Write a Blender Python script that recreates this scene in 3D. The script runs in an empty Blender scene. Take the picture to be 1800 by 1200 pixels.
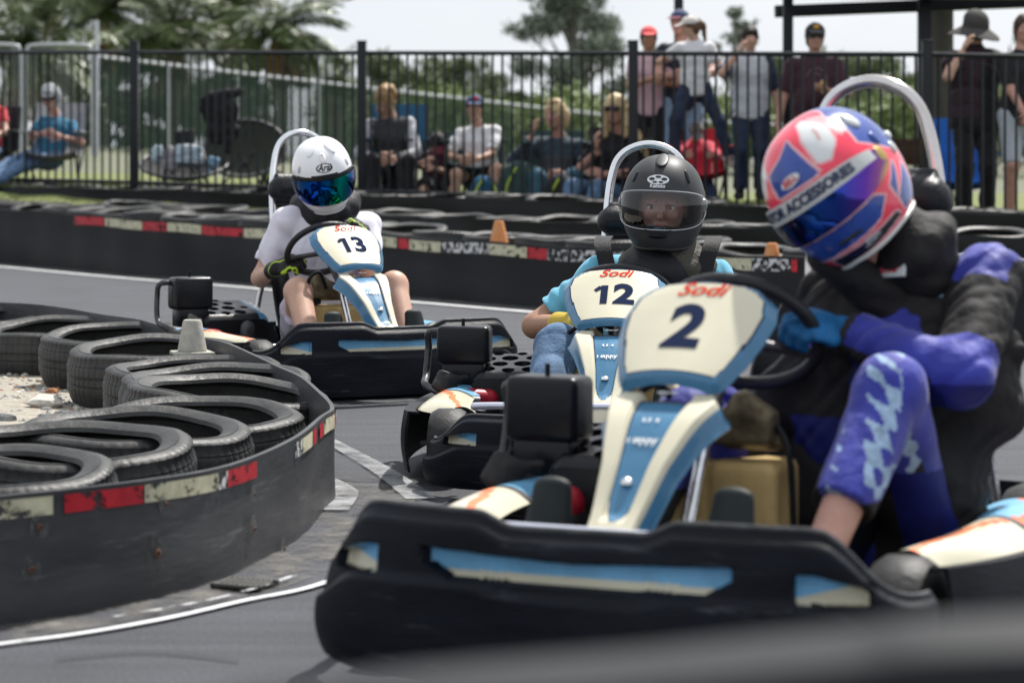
import bpy, bmesh, math, random
import numpy as np
from mathutils import Vector, Matrix
random.seed(7); RNG = np.random.default_rng(11)
R = math.radians
scn = bpy.context.scene
# ---------------------------------------------------------------- camera
F, CH, HY = 4500.0, 0.97, 290.0        # focal length in px of the 1800 px photo, eye height, horizon row
cam = bpy.data.cameras.new('camera'); camo = bpy.data.objects.new('camera', cam)
scn.collection.objects.link(camo); scn.camera = camo
camo.location = (0, 0, CH); camo.rotation_euler = (R(90), 0, 0)
cam.sensor_width = 36; cam.lens = 36*F/1800; cam.shift_y = -(600-HY)/1800
cam.clip_start = .1; cam.clip_end = 3000
cam.dof.use_dof = True; cam.dof.focus_distance = F/520; cam.dof.aperture_fstop = cam.lens/22.0
# ---------------------------------------------------------------- world, sun
SUN_EL, SUN_AZ = 56, 30                 # azimuth from +Y towards +X
w = bpy.data.worlds.new('World'); scn.world = w; w.use_nodes = True
nt = w.node_tree; nt.nodes.clear()
out = nt.nodes.new('ShaderNodeOutputWorld'); bg = nt.nodes.new('ShaderNodeBackground')
sky = nt.nodes.new('ShaderNodeTexSky'); sky.sky_type = 'NISHITA'; sky.sun_disc = False
sky.sun_elevation = R(SUN_EL); sky.sun_rotation = R(SUN_AZ); sky.air_density = 1.0; sky.dust_density = 3.0
tc = nt.nodes.new('ShaderNodeTexCoord'); mp = nt.nodes.new('ShaderNodeMapping'); mp.inputs['Scale'].default_value = (1.4, 1.4, 5)
no = nt.nodes.new('ShaderNodeTexNoise'); no.inputs['Scale'].default_value = 2.2; no.inputs['Detail'].default_value = 6
cr = nt.nodes.new('ShaderNodeValToRGB'); cr.color_ramp.elements[0].position = .3; cr.color_ramp.elements[0].color = (7.2, 7.7, 8.4, 1)
cr.color_ramp.elements[1].position = .7; cr.color_ramp.elements[1].color = (9.2, 9.4, 9.7, 1)
mx = nt.nodes.new('ShaderNodeMixRGB'); mx.inputs[0].default_value = .88
L = nt.links.new
L(tc.outputs['Generated'], mp.inputs[0]); L(mp.outputs[0], no.inputs['Vector']); L(no.outputs['Fac'], cr.inputs[0])
L(sky.outputs[0], mx.inputs[1]); L(cr.outputs[0], mx.inputs[2]); L(mx.outputs[0], bg.inputs[0]); bg.inputs[1].default_value = .086
L(bg.outputs[0], out.inputs[0])
sun = bpy.data.lights.new('sun', 'SUN'); suno = bpy.data.objects.new('sun', sun); scn.collection.objects.link(suno)
sun.energy = 4.9; sun.angle = R(1.2); sun.color = (1, .96, .9)
sd = Vector((math.sin(R(SUN_AZ))*math.cos(R(SUN_EL)), math.cos(R(SUN_AZ))*math.cos(R(SUN_EL)), math.sin(R(SUN_EL))))
suno.rotation_euler = sd.to_track_quat('Z', 'Y').to_euler()
vs = scn.view_settings; vs.view_transform = 'Standard'; vs.look = 'None'; vs.exposure = 0.44; vs.gamma = 1
# ---------------------------------------------------------------- materials
MATS = {}
def mat(name, col, rough=.6, metal=0, var=0, scale=20, bump=0, bscale=None, col2=None, coat=0, spec=.27, stretch=None, trans=0, sheen=0, emis=None):
    if name in MATS: return MATS[name]
    m = bpy.data.materials.new(name); m.use_nodes = True; n = m.node_tree; b = n.nodes['Principled BSDF']
    b.inputs['Roughness'].default_value = rough; b.inputs['Metallic'].default_value = metal
    b.inputs['Base Color'].default_value = (*col, 1)
    if coat: b.inputs['Coat Weight'].default_value = coat
    if spec is not None: b.inputs['Specular IOR Level'].default_value = spec
    if trans: b.inputs['Transmission Weight'].default_value = trans
    if sheen: b.inputs['Sheen Weight'].default_value = sheen
    l = n.links.new
    if var or col2 or bump:
        t = n.nodes.new('ShaderNodeTexCoord'); v = t.outputs['Object']
        if stretch:
            q = n.nodes.new('ShaderNodeMapping'); q.inputs['Scale'].default_value = stretch; l(v, q.inputs[0]); v = q.outputs[0]
        x = n.nodes.new('ShaderNodeTexNoise'); x.inputs['Scale'].default_value = scale; x.inputs['Detail'].default_value = 8
        x.inputs['Roughness'].default_value = .65; l(v, x.inputs['Vector'])
        r = n.nodes.new('ShaderNodeValToRGB'); r.color_ramp.elements[0].position = .32; r.color_ramp.elements[1].position = .68
        c2 = col2 or tuple(min(1, c*(1+var)) for c in col); c1 = col if col2 else tuple(c*(1-var) for c in col)
        r.color_ramp.elements[0].color = (*c1, 1); r.color_ramp.elements[1].color = (*c2, 1)
        l(x.outputs['Fac'], r.inputs[0])
        if var or col2: l(r.outputs[0], b.inputs['Base Color'])
        rr = n.nodes.new('ShaderNodeMapRange'); rr.inputs['To Min'].default_value = max(.02, rough-.12); rr.inputs['To Max'].default_value = min(1, rough+.14)
        l(x.outputs['Fac'], rr.inputs[0]); l(rr.outputs[0], b.inputs['Roughness'])
        if bump:
            y = n.nodes.new('ShaderNodeTexNoise'); y.inputs['Scale'].default_value = bscale or scale*3; y.inputs['Detail'].default_value = 5; l(v, y.inputs['Vector'])
            k = n.nodes.new('ShaderNodeBump'); k.inputs['Strength'].default_value = bump; k.inputs['Distance'].default_value = .01
            l(y.outputs['Fac'], k.inputs['Height']); l(k.outputs[0], b.inputs['Normal'])
    MATS[name] = m; return m
def scratch(m, scale=4, st=(1, 1, 14), lo=.60, hi=.66, col=(.11, .115, .12), amt=.8):
    n = m.node_tree; b = n.nodes['Principled BSDF']; l = n.links.new; t = n.nodes.new('ShaderNodeTexCoord'); q = n.nodes.new('ShaderNodeMapping'); q.inputs['Scale'].default_value = st; q.inputs['Rotation'].default_value = (.05, .12, .3)
    x = n.nodes.new('ShaderNodeTexNoise'); x.inputs['Scale'].default_value = scale; x.inputs['Detail'].default_value = 10; x.inputs['Roughness'].default_value = .75; r = n.nodes.new('ShaderNodeMapRange'); r.inputs['From Min'].default_value = lo; r.inputs['From Max'].default_value = hi; r.inputs['To Max'].default_value = amt
    k = n.nodes.new('ShaderNodeMixRGB'); k.inputs[2].default_value = (*col, 1); bc = b.inputs['Base Color']
    if bc.links: l(bc.links[0].from_socket, k.inputs[1])
    else: k.inputs[1].default_value = bc.default_value
    l(t.outputs['Object'], q.inputs[0]); l(q.outputs[0], x.inputs['Vector']); l(x.outputs['Fac'], r.inputs[0]); l(r.outputs[0], k.inputs[0]); l(k.outputs[0], bc); return m
def glass(name, col, rough=.02, alpha=.2):
    m = bpy.data.materials.new(name); m.use_nodes = True; n = m.node_tree; n.nodes.clear()
    o = n.nodes.new('ShaderNodeOutputMaterial'); g = n.nodes.new('ShaderNodeBsdfGlossy'); t = n.nodes.new('ShaderNodeBsdfTransparent'); x = n.nodes.new('ShaderNodeMixShader')
    g.inputs['Roughness'].default_value = rough; t.inputs[0].default_value = (*col, 1)
    fr = n.nodes.new('ShaderNodeFresnel'); fr.inputs[0].default_value = 1.5
    ad = n.nodes.new('ShaderNodeMath'); ad.inputs[1].default_value = alpha
    n.links.new(fr.outputs[0], ad.inputs[0]); n.links.new(ad.outputs[0], x.inputs[0]); n.links.new(t.outputs[0], x.inputs[1]); n.links.new(g.outputs[0], x.inputs[2]); n.links.new(x.outputs[0], o.inputs[0])
    MATS[name] = m; return m
def ramp_mat(name, stops, rough=.1, metal=.9, axis=0, coat=0):
    """stops along one object-space axis (a coated visor's tint)"""
    m = bpy.data.materials.new(name); m.use_nodes = True; n = m.node_tree; b = n.nodes['Principled BSDF']
    t = n.nodes.new('ShaderNodeTexCoord'); s = n.nodes.new('ShaderNodeSeparateXYZ'); r = n.nodes.new('ShaderNodeValToRGB')
    n.links.new(t.outputs['Generated'], s.inputs[0]); n.links.new(s.outputs[axis], r.inputs[0]); n.links.new(r.outputs[0], b.inputs['Base Color'])
    e = r.color_ramp.elements
    while len(e) < len(stops): e.new(.5)
    for i, (p, c) in enumerate(stops): e[i].position = p; e[i].color = (*c, 1)
    b.inputs['Roughness'].default_value = rough; b.inputs['Metallic'].default_value = metal
    if coat: b.inputs['Coat Weight'].default_value = coat
    MATS[name] = m; return m
# ---------------------------------------------------------------- mesh helpers
def V(*a): return np.array(a, float)
def nrm(v): v = np.asarray(v, float); return v/(np.linalg.norm(v)+1e-12)
def basis(fwd, up=(0, 0, 1)):
    """columns: right (picture-right for something facing -Y), back (=-fwd), up"""
    f = nrm(fwd); r = nrm(np.cross(np.asarray(up, float), f)); u = np.cross(f, r); return np.stack([r, -f, u], 1)
class MB:
    def __init__(s): s.v = []; s.f = []; s.m = []; s.n = 0
    def add(s, v, faces, mi=0):
        v = np.asarray(v, float).reshape(-1, 3); s.v.append(v)
        for fa in faces:
            fa = np.asarray(fa)
            if fa.size == 0: continue
            if fa.ndim == 1: fa = fa[None]
            s.f.append(fa+s.n); s.m.append(np.full(len(fa), mi) if np.isscalar(mi) else np.asarray(mi))
        s.n += len(v); return s
    def grid(s, P, cu=False, cv=False, mi=0, flip=False):
        P = np.asarray(P, float); a, b = P.shape[:2]; I = np.arange(a*b).reshape(a, b)
        if cu: I = np.vstack([I, I[:1]])
        if cv: I = np.hstack([I, I[:, :1]])
        q = np.stack([I[:-1, :-1], I[1:, :-1], I[1:, 1:], I[:-1, 1:]], -1).reshape(-1, 4)
        if flip: q = q[:, ::-1]
        s.add(P.reshape(-1, 3), [q], mi if np.isscalar(mi) else np.asarray(mi).reshape(-1)); return s
    def tube(s, pts, r, n=12, closed=False, mi=0, smooth=0, caps=True):
        pts = np.asarray(pts, float)
        if smooth: pts = spline(pts, smooth, closed)
        m = len(pts); r = np.broadcast_to(np.asarray(r, float), (m,)) if np.ndim(r) == 0 or len(r) == m else np.interp(np.linspace(0, 1, m), np.linspace(0, 1, len(r)), r)
        T = np.roll(pts, -1, 0)-np.roll(pts, 1, 0) if closed else np.gradient(pts, axis=0)
        T /= np.linalg.norm(T, axis=1)[:, None]+1e-12
        ref = V(0, 0, 1) if abs(T[0][2]) < .9 else V(1, 0, 0); N = nrm(ref-T[0]*ref.dot(T[0])); rows = []
        a = np.linspace(0, 2*np.pi, n, endpoint=False)
        for i in range(m):
            N = nrm(N-T[i]*N.dot(T[i])); B = np.cross(T[i], N)
            rows.append(pts[i]+r[i]*(np.cos(a)[:, None]*N+np.sin(a)[:, None]*B))
        s.grid(np.array(rows), cu=closed, cv=True, mi=mi, flip=True)
        if caps and not closed:
            s.add(rows[0], [np.arange(n)], mi); s.add(rows[-1], [np.arange(n)[::-1]], mi)
        return s
    def lathe(s, prof, c=(0, 0, 0), Rm=None, n=32, mi=0, closed=False):
        prof = np.asarray(prof, float); a = np.linspace(0, 2*np.pi, n, endpoint=False)
        P = np.stack([prof[:, 0][:, None]*np.cos(a), prof[:, 0][:, None]*np.sin(a), np.repeat(prof[:, 1][:, None], n, 1)], -1)
        if Rm is not None: P = P@np.asarray(Rm).T
        return s.grid(P+np.asarray(c, float), cv=True, cu=closed, mi=mi, flip=True)
    def ell(s, c, r, Rm=None, mi=0, n=20):
        t = np.linspace(0, np.pi, n//2+1); a = np.linspace(0, 2*np.pi, n, endpoint=False); r = np.broadcast_to(r, (3,))
        P = np.stack([np.sin(t)[:, None]*np.cos(a), np.sin(t)[:, None]*np.sin(a), np.repeat(np.cos(t)[:, None], n, 1)], -1)*r
        if Rm is not None: P = P@np.asarray(Rm).T
        return s.grid(P+np.asarray(c, float), cv=True, mi=mi)
    def box(s, c, h, Rm=None, bev=.004, seg=2, mi=0, taper=None):
        bm = bmesh.new(); bmesh.ops.create_cube(bm, size=2)
        h = np.asarray(h, float)
        for v in bm.verts:
            k = 1.0 if taper is None or v.co.z < 0 else taper
            v.co = Vector((v.co.x*h[0]*k, v.co.y*h[1]*k, v.co.z*h[2]))
        if bev: bmesh.ops.bevel(bm, geom=bm.edges[:], offset=min(bev, .95*min(h)), segments=seg, affect='EDGES', profile=.5)
        s.bm(bm, c, Rm, mi); return s
    def bm(s, bm, c=(0, 0, 0), Rm=None, mi=0):
        bm.verts.index_update(); v = np.array([x.co[:] for x in bm.verts])
        if Rm is not None: v = v@np.asarray(Rm).T
        v = v+np.asarray(c, float); by = {}
        for f in bm.faces: by.setdefault(len(f.verts), []).append([x.index for x in f.verts])
        s.add(v, [np.array(x) for x in by.values()], mi); bm.free()
    def prism(s, poly, c, ax, ay, az, t, mi=0, bev=0):
        """flat outline (2D) in plane ax, ay, thickness t along az"""
        bm = bmesh.new(); vs_ = [bm.verts.new((x, y, 0)) for x, y in poly]; f = bm.faces.new(vs_)
        r = bmesh.ops.extrude_face_region(bm, geom=[f])
        for e in r['geom']:
            if isinstance(e, bmesh.types.BMVert): e.co.z += t
        if bev: bmesh.ops.bevel(bm, geom=bm.edges[:], offset=bev, segments=2, affect='EDGES')
        bmesh.ops.recalc_face_normals(bm, faces=bm.faces[:])
        s.bm(bm, c, np.stack([ax, ay, az], 1), mi); return s
    def xf(s, Rm=None, t=(0, 0, 0)):
        s.v = [(v@np.asarray(Rm).T if Rm is not None else v)+np.asarray(t, float) for v in s.v]; return s
    def join(s, o, mi=None):
        for fa, m in zip(o.f, o.m): s.f.append(fa+s.n); s.m.append(m if mi is None else np.full(len(fa), mi))
        s.v += o.v; s.n += o.n; return s
def mesh_of(name, mb, mats, smooth=True):
    me = bpy.data.meshes.new(name); v = np.concatenate(mb.v).astype(np.float32); me.vertices.add(len(v)); me.vertices.foreach_set('co', v.ravel())
    tot = [np.full(len(f), f.shape[1]) for f in mb.f]; tot = np.concatenate(tot); loops = np.concatenate([f.ravel() for f in mb.f]).astype(np.int32)
    me.loops.add(len(loops)); me.loops.foreach_set('vertex_index', loops)
    me.polygons.add(len(tot)); st = np.concatenate([[0], np.cumsum(tot)[:-1]]).astype(np.int32)
    me.polygons.foreach_set('loop_start', st); me.polygons.foreach_set('loop_total', tot.astype(np.int32))
    me.polygons.foreach_set('material_index', np.concatenate(mb.m).astype(np.int32))
    me.polygons.foreach_set('use_smooth', np.full(len(tot), bool(smooth)))
    for m in (mats if isinstance(mats, (list, tuple)) else [mats]): me.materials.append(m)
    me.update(calc_edges=True); me.validate()
    if smooth and smooth != 'full':
        try: me.set_sharp_from_angle(angle=R(38))
        except Exception: pass
    return me
def mk(name, mb, mats, parent=None, smooth=True, loc=None):
    o = bpy.data.objects.new(name, mesh_of(name, mb, mats, smooth)); scn.collection.objects.link(o)
    if parent is not None: o.parent = parent
    if loc is not None: o.location = loc
    return o
def tag(o, label=None, cat=None, group=None, kind=None):
    if label: o['label'] = label
    if cat: o['category'] = cat
    if group: o['group'] = group
    if kind: o['kind'] = kind
    return o
def empty(name, loc, rz=0, label=None, cat=None, group=None):
    o = bpy.data.objects.new(name, None); scn.collection.objects.link(o); o.location = loc; o.rotation_euler = (0, 0, rz); o.empty_display_size = .1
    return tag(o, label, cat, group)
def dup(o, parent=None, **kw):
    c = o.copy(); scn.collection.objects.link(c); c.parent = parent
    for ch in [x for x in bpy.data.objects if x.parent == o]: dup(ch, c)
    return c
def spline(pts, n=8, closed=False):
    P = np.asarray(pts, float); m = len(P); out = []
    rng = range(m if closed else m-1)
    for i in rng:
        g = (lambda j: P[j % m]) if closed else (lambda j: P[min(max(j, 0), m-1)])
        p0, p1, p2, p3 = g(i-1), g(i), g(i+1), g(i+2)
        for t in np.linspace(0, 1, n, endpoint=False):
            out.append(.5*((2*p1)+(-p0+p2)*t+(2*p0-5*p1+4*p2-p3)*t*t+(-p0+3*p1-3*p2+p3)*t**3))
    if not closed: out.append(P[-1])
    return np.array(out)
def solid(P, th, Nrm=None):
    """grid sheet -> closed shell of thickness th (behind the sheet)"""
    P = np.asarray(P, float)
    du = np.gradient(P, axis=0); dv = np.gradient(P, axis=1); N = np.cross(du, dv); N /= np.linalg.norm(N, axis=2)[..., None]+1e-9
    return P, P-N*th
def sheet(mb, P, th, mi=0, mback=None, flip=False):
    P, Q = solid(P, -th if flip else th); mb.grid(P, mi=mi, flip=flip); b = mback if mback is not None else (mi if np.isscalar(mi) else 0)
    mb.grid(Q, mi=b, flip=not flip)
    edge = lambda A: np.concatenate([A[0, :], A[1:, -1], A[-1, -2::-1], A[-2:0:-1, 0]])
    e, q = edge(P), edge(Q); mb.grid(np.stack([e, q]), cv=True, mi=b, flip=flip); return mb
def text(s, size=1, bold=0, shear=0, sub=0, cx='CENTER', space=1):
    cu = bpy.data.curves.new('t', 'FONT'); cu.body = s; cu.size = size; cu.offset = bold; cu.shear = shear; cu.align_x = cx; cu.align_y = 'CENTER'; cu.resolution_u = 4; cu.space_character = space
    o = bpy.data.objects.new('t', cu); me = bpy.data.meshes.new_from_object(o); bm = bmesh.new(); bm.from_mesh(me)
    bmesh.ops.remove_doubles(bm, verts=bm.verts[:], dist=size*.002)
    bmesh.ops.triangulate(bm, faces=bm.faces[:])
    if sub:
        for _ in range(5):
            L_ = [e for e in bm.edges if e.calc_length() > sub]
            if not L_: break
            bmesh.ops.subdivide_edges(bm, edges=L_, cuts=1); bmesh.ops.triangulate(bm, faces=bm.faces[:])
    bm.verts.index_update(); v = np.array([x.co[:] for x in bm.verts]); f = np.array([[x.index for x in q.verts] for q in bm.faces])
    bm.free(); bpy.data.objects.remove(o); bpy.data.curves.remove(cu); bpy.data.meshes.remove(me)
    return v[:, :2], f
def decal(mb, v2, f, fn, mi=0):
    mb.add(np.array([fn(a, b) for a, b in v2]), [f], mi); return mb
def at(px, py, d): return V((px-900)*d/F, d, CH-(py-HY)*d/F)
def ground_at(px, py): return at(px, py, CH*F/(py-HY))
# ---------------------------------------------------------------- distance-field modelling
def cap(a, b, ra, rb=None, flat=False, k=.02): return ('cap', V(*a), V(*b), ra, ra if rb is None else rb, flat, k)
def elp(c, r, Rm=None, k=.02, sub=False): return ('ell', V(*c), V(*r), np.eye(3) if Rm is None else Rm, sub, k)
def ecp(a, b, lat, dep, ra, rb, k=.03, flat=0): return ('ecp', V(*a), V(*b), nrm(lat), nrm(dep), ra, rb, flat, k)
def bx(c, h, Rm=None, r=.01, k=.01): return ('box', V(*c), V(*h), np.eye(3) if Rm is None else Rm, r, k)
def pln(p, n): return ('pln', V(*p), nrm(n))     # cuts away the side n points to
def pbound(p):
    if p[0] == 'cap': return np.minimum(p[1]-p[3], p[2]-p[4]), np.maximum(p[1]+p[3], p[2]+p[4])
    if p[0] == 'ell': m = max(p[2]); return p[1]-m, p[1]+m
    if p[0] == 'ecp': m = max(*p[5], *p[6]); return np.minimum(p[1], p[2])-m, np.maximum(p[1], p[2])+m
    if p[0] == 'box': m = np.linalg.norm(p[2])+p[4]; return p[1]-m, p[1]+m
def sdf(prims, res, grow=0, fold=0, ffreq=25, seed=0):
    prims = [p for p in prims if p]
    bs = [pbound(p) for p in prims if p[0] != 'pln' and not (p[0] == 'ell' and p[4])]
    lo = np.min([b[0] for b in bs], 0)-grow-3*res; hi = np.max([b[1] for b in bs], 0)+grow+3*res
    n = np.ceil((hi-lo)/res).astype(int)+1
    ax = [lo[i]+res*np.arange(n[i]) for i in range(3)]
    D = np.full(n, .1, np.float32)
    for p in prims:
        if p[0] == 'pln': continue
        k = p[-1]; b = pbound(p); mg = k+.03+grow+2*res
        i0 = np.clip(((b[0]-mg-lo)/res).astype(int), 0, n-1); i1 = np.clip(((b[1]+mg-lo)/res).astype(int)+2, 1, n)
        sl = tuple(slice(i0[i], i1[i]) for i in range(3))
        X = np.stack(np.meshgrid(*[ax[i][sl[i]] for i in range(3)], indexing='ij'), -1).astype(np.float32)
        if p[0] == 'cap':
            _, a, c, ra, rb, flat, _ = p; ab = c-a; L2 = ab.dot(ab)+1e-9; hh = ((X-a)@ab)/L2; h = np.clip(hh, 0, 1)
            d = np.linalg.norm(X-a-h[..., None]*ab, axis=-1)-(ra+(rb-ra)*h)
            if flat: d = np.maximum(d, (hh-1)*math.sqrt(L2))
        elif p[0] == 'ell':
            q = (X-p[1])@p[3]; k0 = np.linalg.norm(q/p[2], axis=-1); k1 = np.linalg.norm(q/p[2]**2, axis=-1)+1e-6; d = k0*(k0-1)/k1
            if p[4]:
                D[sl] = np.maximum(D[sl], -d); continue
        elif p[0] == 'ecp':
            _, a, c, lat, dep, ra, rb, flat, _ = p; ab = c-a; Ln = np.linalg.norm(ab)+1e-9; T = ab/Ln
            hh = ((X-a)@T)/Ln; h = np.clip(hh, 0, 1); q = X-a-h[..., None]*ab
            rx = ra[0]+(rb[0]-ra[0])*h; ry = ra[1]+(rb[1]-ra[1])*h; rm = np.minimum(rx, ry)
            kk = np.sqrt(((q@lat)/rx)**2+((q@dep)/ry)**2+((q@T)/rm)**2); d = (kk-1)*rm
            if flat: d = np.maximum(d, (hh-1)*Ln) if flat > 0 else np.maximum(d, -hh*Ln)
        elif p[0] == 'box':
            q = np.abs((X-p[1])@p[3])-p[2]; d = np.linalg.norm(np.maximum(q, 0), axis=-1)+np.minimum(q.max(-1), 0)-p[4]
        A = D[sl]; hq = np.maximum(k-np.abs(A-d), 0)/max(k, 1e-6); D[sl] = np.minimum(A, d)-hq*hq*k*.25
    D -= grow
    if fold:
        r = np.random.default_rng(seed); X = np.stack(np.meshgrid(*ax, indexing='ij'), -1).astype(np.float32); s = np.zeros(n, np.float32)
        for i in range(6):
            w_ = r.normal(size=3); w_ *= ffreq*(.6+i*.3)/np.linalg.norm(w_); sn = np.sin(X@w_+r.uniform(0, 6)+1.8*np.sin(X@(r.normal(size=3)*ffreq*.4))); s += (sn if i % 2 else 1.3-2.4*np.abs(sn)**.8)/(1+i*.35)
        D += fold*s*.4
    for p in prims:
        if p[0] == 'pln':
            X = np.stack(np.meshgrid(*ax, indexing='ij'), -1).astype(np.float32); D = np.maximum(D, (X-p[1])@p[2])
    return nets(D, lo, res)
def nets(D, lo, res):
    S = D < 0; c = [S[i:S.shape[0]-1+i, j:S.shape[1]-1+j, k:S.shape[2]-1+k] for i in (0, 1) for j in (0, 1) for k in (0, 1)]
    cnt = sum(x.astype(np.int8) for x in c); act = (cnt > 0) & (cnt < 8); idx = -np.ones(act.shape, np.int64); I = np.argwhere(act); idx[act] = np.arange(len(I))
    pos = np.zeros((len(I), 3)); num = np.zeros(len(I)); corners = [(i, j, k) for i in (0, 1) for j in (0, 1) for k in (0, 1)]
    val = {q: D[I[:, 0]+q[0], I[:, 1]+q[1], I[:, 2]+q[2]] for q in corners}
    for a in corners:
        for x in range(3):
            if a[x] == 1: continue
            b = list(a); b[x] = 1; b = tuple(b); da, db = val[a], val[b]; cr_ = (da < 0) != (db < 0); t = np.where(cr_, da/np.where(cr_, da-db, 1), 0)
            p = np.tile(np.array(a, float), (len(I), 1)); p[:, x] += t; pos += p*cr_[:, None]; num += cr_
    Vt = (I+pos/num[:, None])*res+lo; Q = []
    for x in range(3):
        sl0 = [slice(None)]*3; sl1 = [slice(None)]*3; sl0[x] = slice(0, -1); sl1[x] = slice(1, None)
        A, B = S[tuple(sl0)], S[tuple(sl1)]; y, z = [q for q in range(3) if q != x]
        E = np.argwhere(A != B); E = E[(E[:, y] > 0) & (E[:, z] > 0) & (E[:, y] < S.shape[y]-1) & (E[:, z] < S.shape[z]-1)]
        if not len(E): continue
        def g(dy, dz): e = E.copy(); e[:, y] -= dy; e[:, z] -= dz; return idx[e[:, 0], e[:, 1], e[:, 2]]
        q = np.stack([g(1, 1), g(0, 1), g(0, 0), g(1, 0)], 1); ins = A[E[:, 0], E[:, 1], E[:, 2]]
        if x == 1: ins = ~ins
        q[~ins] = q[~ins][:, ::-1]; Q.append(q)
    Q = np.concatenate(Q); Q = Q[(Q >= 0).all(1)]; return Vt, Q
def smb(prims, res, **kw):
    paint = kw.pop('paint', None); v, q = sdf(prims, res, **kw); m = MB()
    m.add(v, [q], paint(v[q].mean(1)) if paint else 0); return m
# ---------------------------------------------------------------- figures
def ik(a, t, l1, l2, pole):
    a, t = V(*a), V(*t); d = t-a; n = np.linalg.norm(d)
    if n > .995*(l1+l2): t = a+d/n*.995*(l1+l2); n = .995*(l1+l2)
    x = (l1*l1-l2*l2+n*n)/(2*n); h = math.sqrt(max(l1*l1-x*x, 0)); u = nrm(t-a); p = V(*pole); p = nrm(p-u*p.dot(u)); return a+u*x+p*h, t
def limb(a, b, c, r, frac, k=.02, add=0):
    r = [x+add for x in r]
    if frac <= 0: return []
    if frac <= 1: return [cap(a, a+(b-a)*frac, r[0], r[0]+(r[1]-r[0])*frac, flat=frac < 1, k=k)]
    g = frac-1; o = [cap(a, b, r[0], r[1], k=k)]
    o.append(cap(b, b+(c-b)*g, r[2], r[2]+(r[3]-r[2])*g, flat=True, k=k)); return o
def hand(wr, d, pn, td, curl=.5, k=1.0, r=1.0, spread=.0):
    wr = V(*wr); d = nrm(d); pn = nrm(V(*pn)-d*V(*pn).dot(d)); td0 = np.cross(d, pn); td = td0 if td0.dot(V(*td)) > 0 else -td0
    o = [ecp(wr-d*.02*k, wr+d*.045*k, td, pn, (.026*k*r, .018*k*r), (.036*k*r, .015*k*r), k=.012*k), ecp(wr+d*.045*k, wr+d*.083*k, td, pn, (.036*k*r, .015*k*r), (.038*k*r, .012*k*r), k=.012*k)]
    rot = lambda v, a: v*math.cos(a)+pn*math.sin(a)
    for i, (L_, rr) in enumerate(((.072, .0092), (.08, .0096), (.074, .009), (.058, .008))):
        p = wr+d*(.085-.004*abs(i-1))*k+td*(.030-.0195*i)*k; a = curl*.45
        for j, fr in enumerate((.46, .31, .23)):
            dd = nrm(d*math.cos(a)+pn*math.sin(a)+td*spread*(1.2-i)*.2); q = p+dd*L_*fr*k
            o.append(cap(p, q, rr*k*r*(1-.1*j), rr*k*r*(.92-.1*j), k=.005*k)); p = q; a += curl*(1.0 if j == 0 else .8)
    p = wr+d*.025*k+td*.026*k; d1 = nrm(d*.75+td*.65+pn*.25*curl); q = p+d1*.042*k; o.append(cap(p, q, .014*k*r, .0115*k*r, k=.01*k))
    d2 = nrm(d1*.7+pn*.6*curl+d*.5-td*.25*curl); s = q+d2*.032*k; o.append(cap(q, s, .0112*k*r, .0095*k*r, k=.005*k)); d3 = nrm(d2+pn*.4*curl-td*.3*curl); o.append(cap(s, s+d3*.024*k, .0098*k*r, .0078*k*r, k=.005*k))
    return o
def head_prims(c, Rm, k=1.0):
    c = V(*c); P = lambda x, y, z: c+Rm@(V(x, y, z)*k); g = lambda *r: tuple(q*k for q in r)
    o = [elp(P(0, .008, .025), g(.076, .094, .092), Rm, .02), elp(P(0, -.018, -.03), g(.062, .068, .078), Rm, .03), elp(P(0, -.05, -.088), g(.03, .026, .02), Rm, .025),
         cap(P(0, -.088, .008), P(0, -.108, -.026), .007*k, .012*k, k=.014), elp(P(0, -.078, .022), g(.05, .014, .012), Rm, .018),
         elp(P(.035, -.074, -.018), g(.02, .016, .018), Rm, .02), elp(P(-.035, -.074, -.018), g(.02, .016, .018), Rm, .02),
         elp(P(0, -.088, -.055), g(.022, .01, .008), Rm, .01)]
    for s in (1, -1): o += [elp(P(s*.077, .006, -.004), g(.009, .019, .031), Rm, .006)]
    return o
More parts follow.
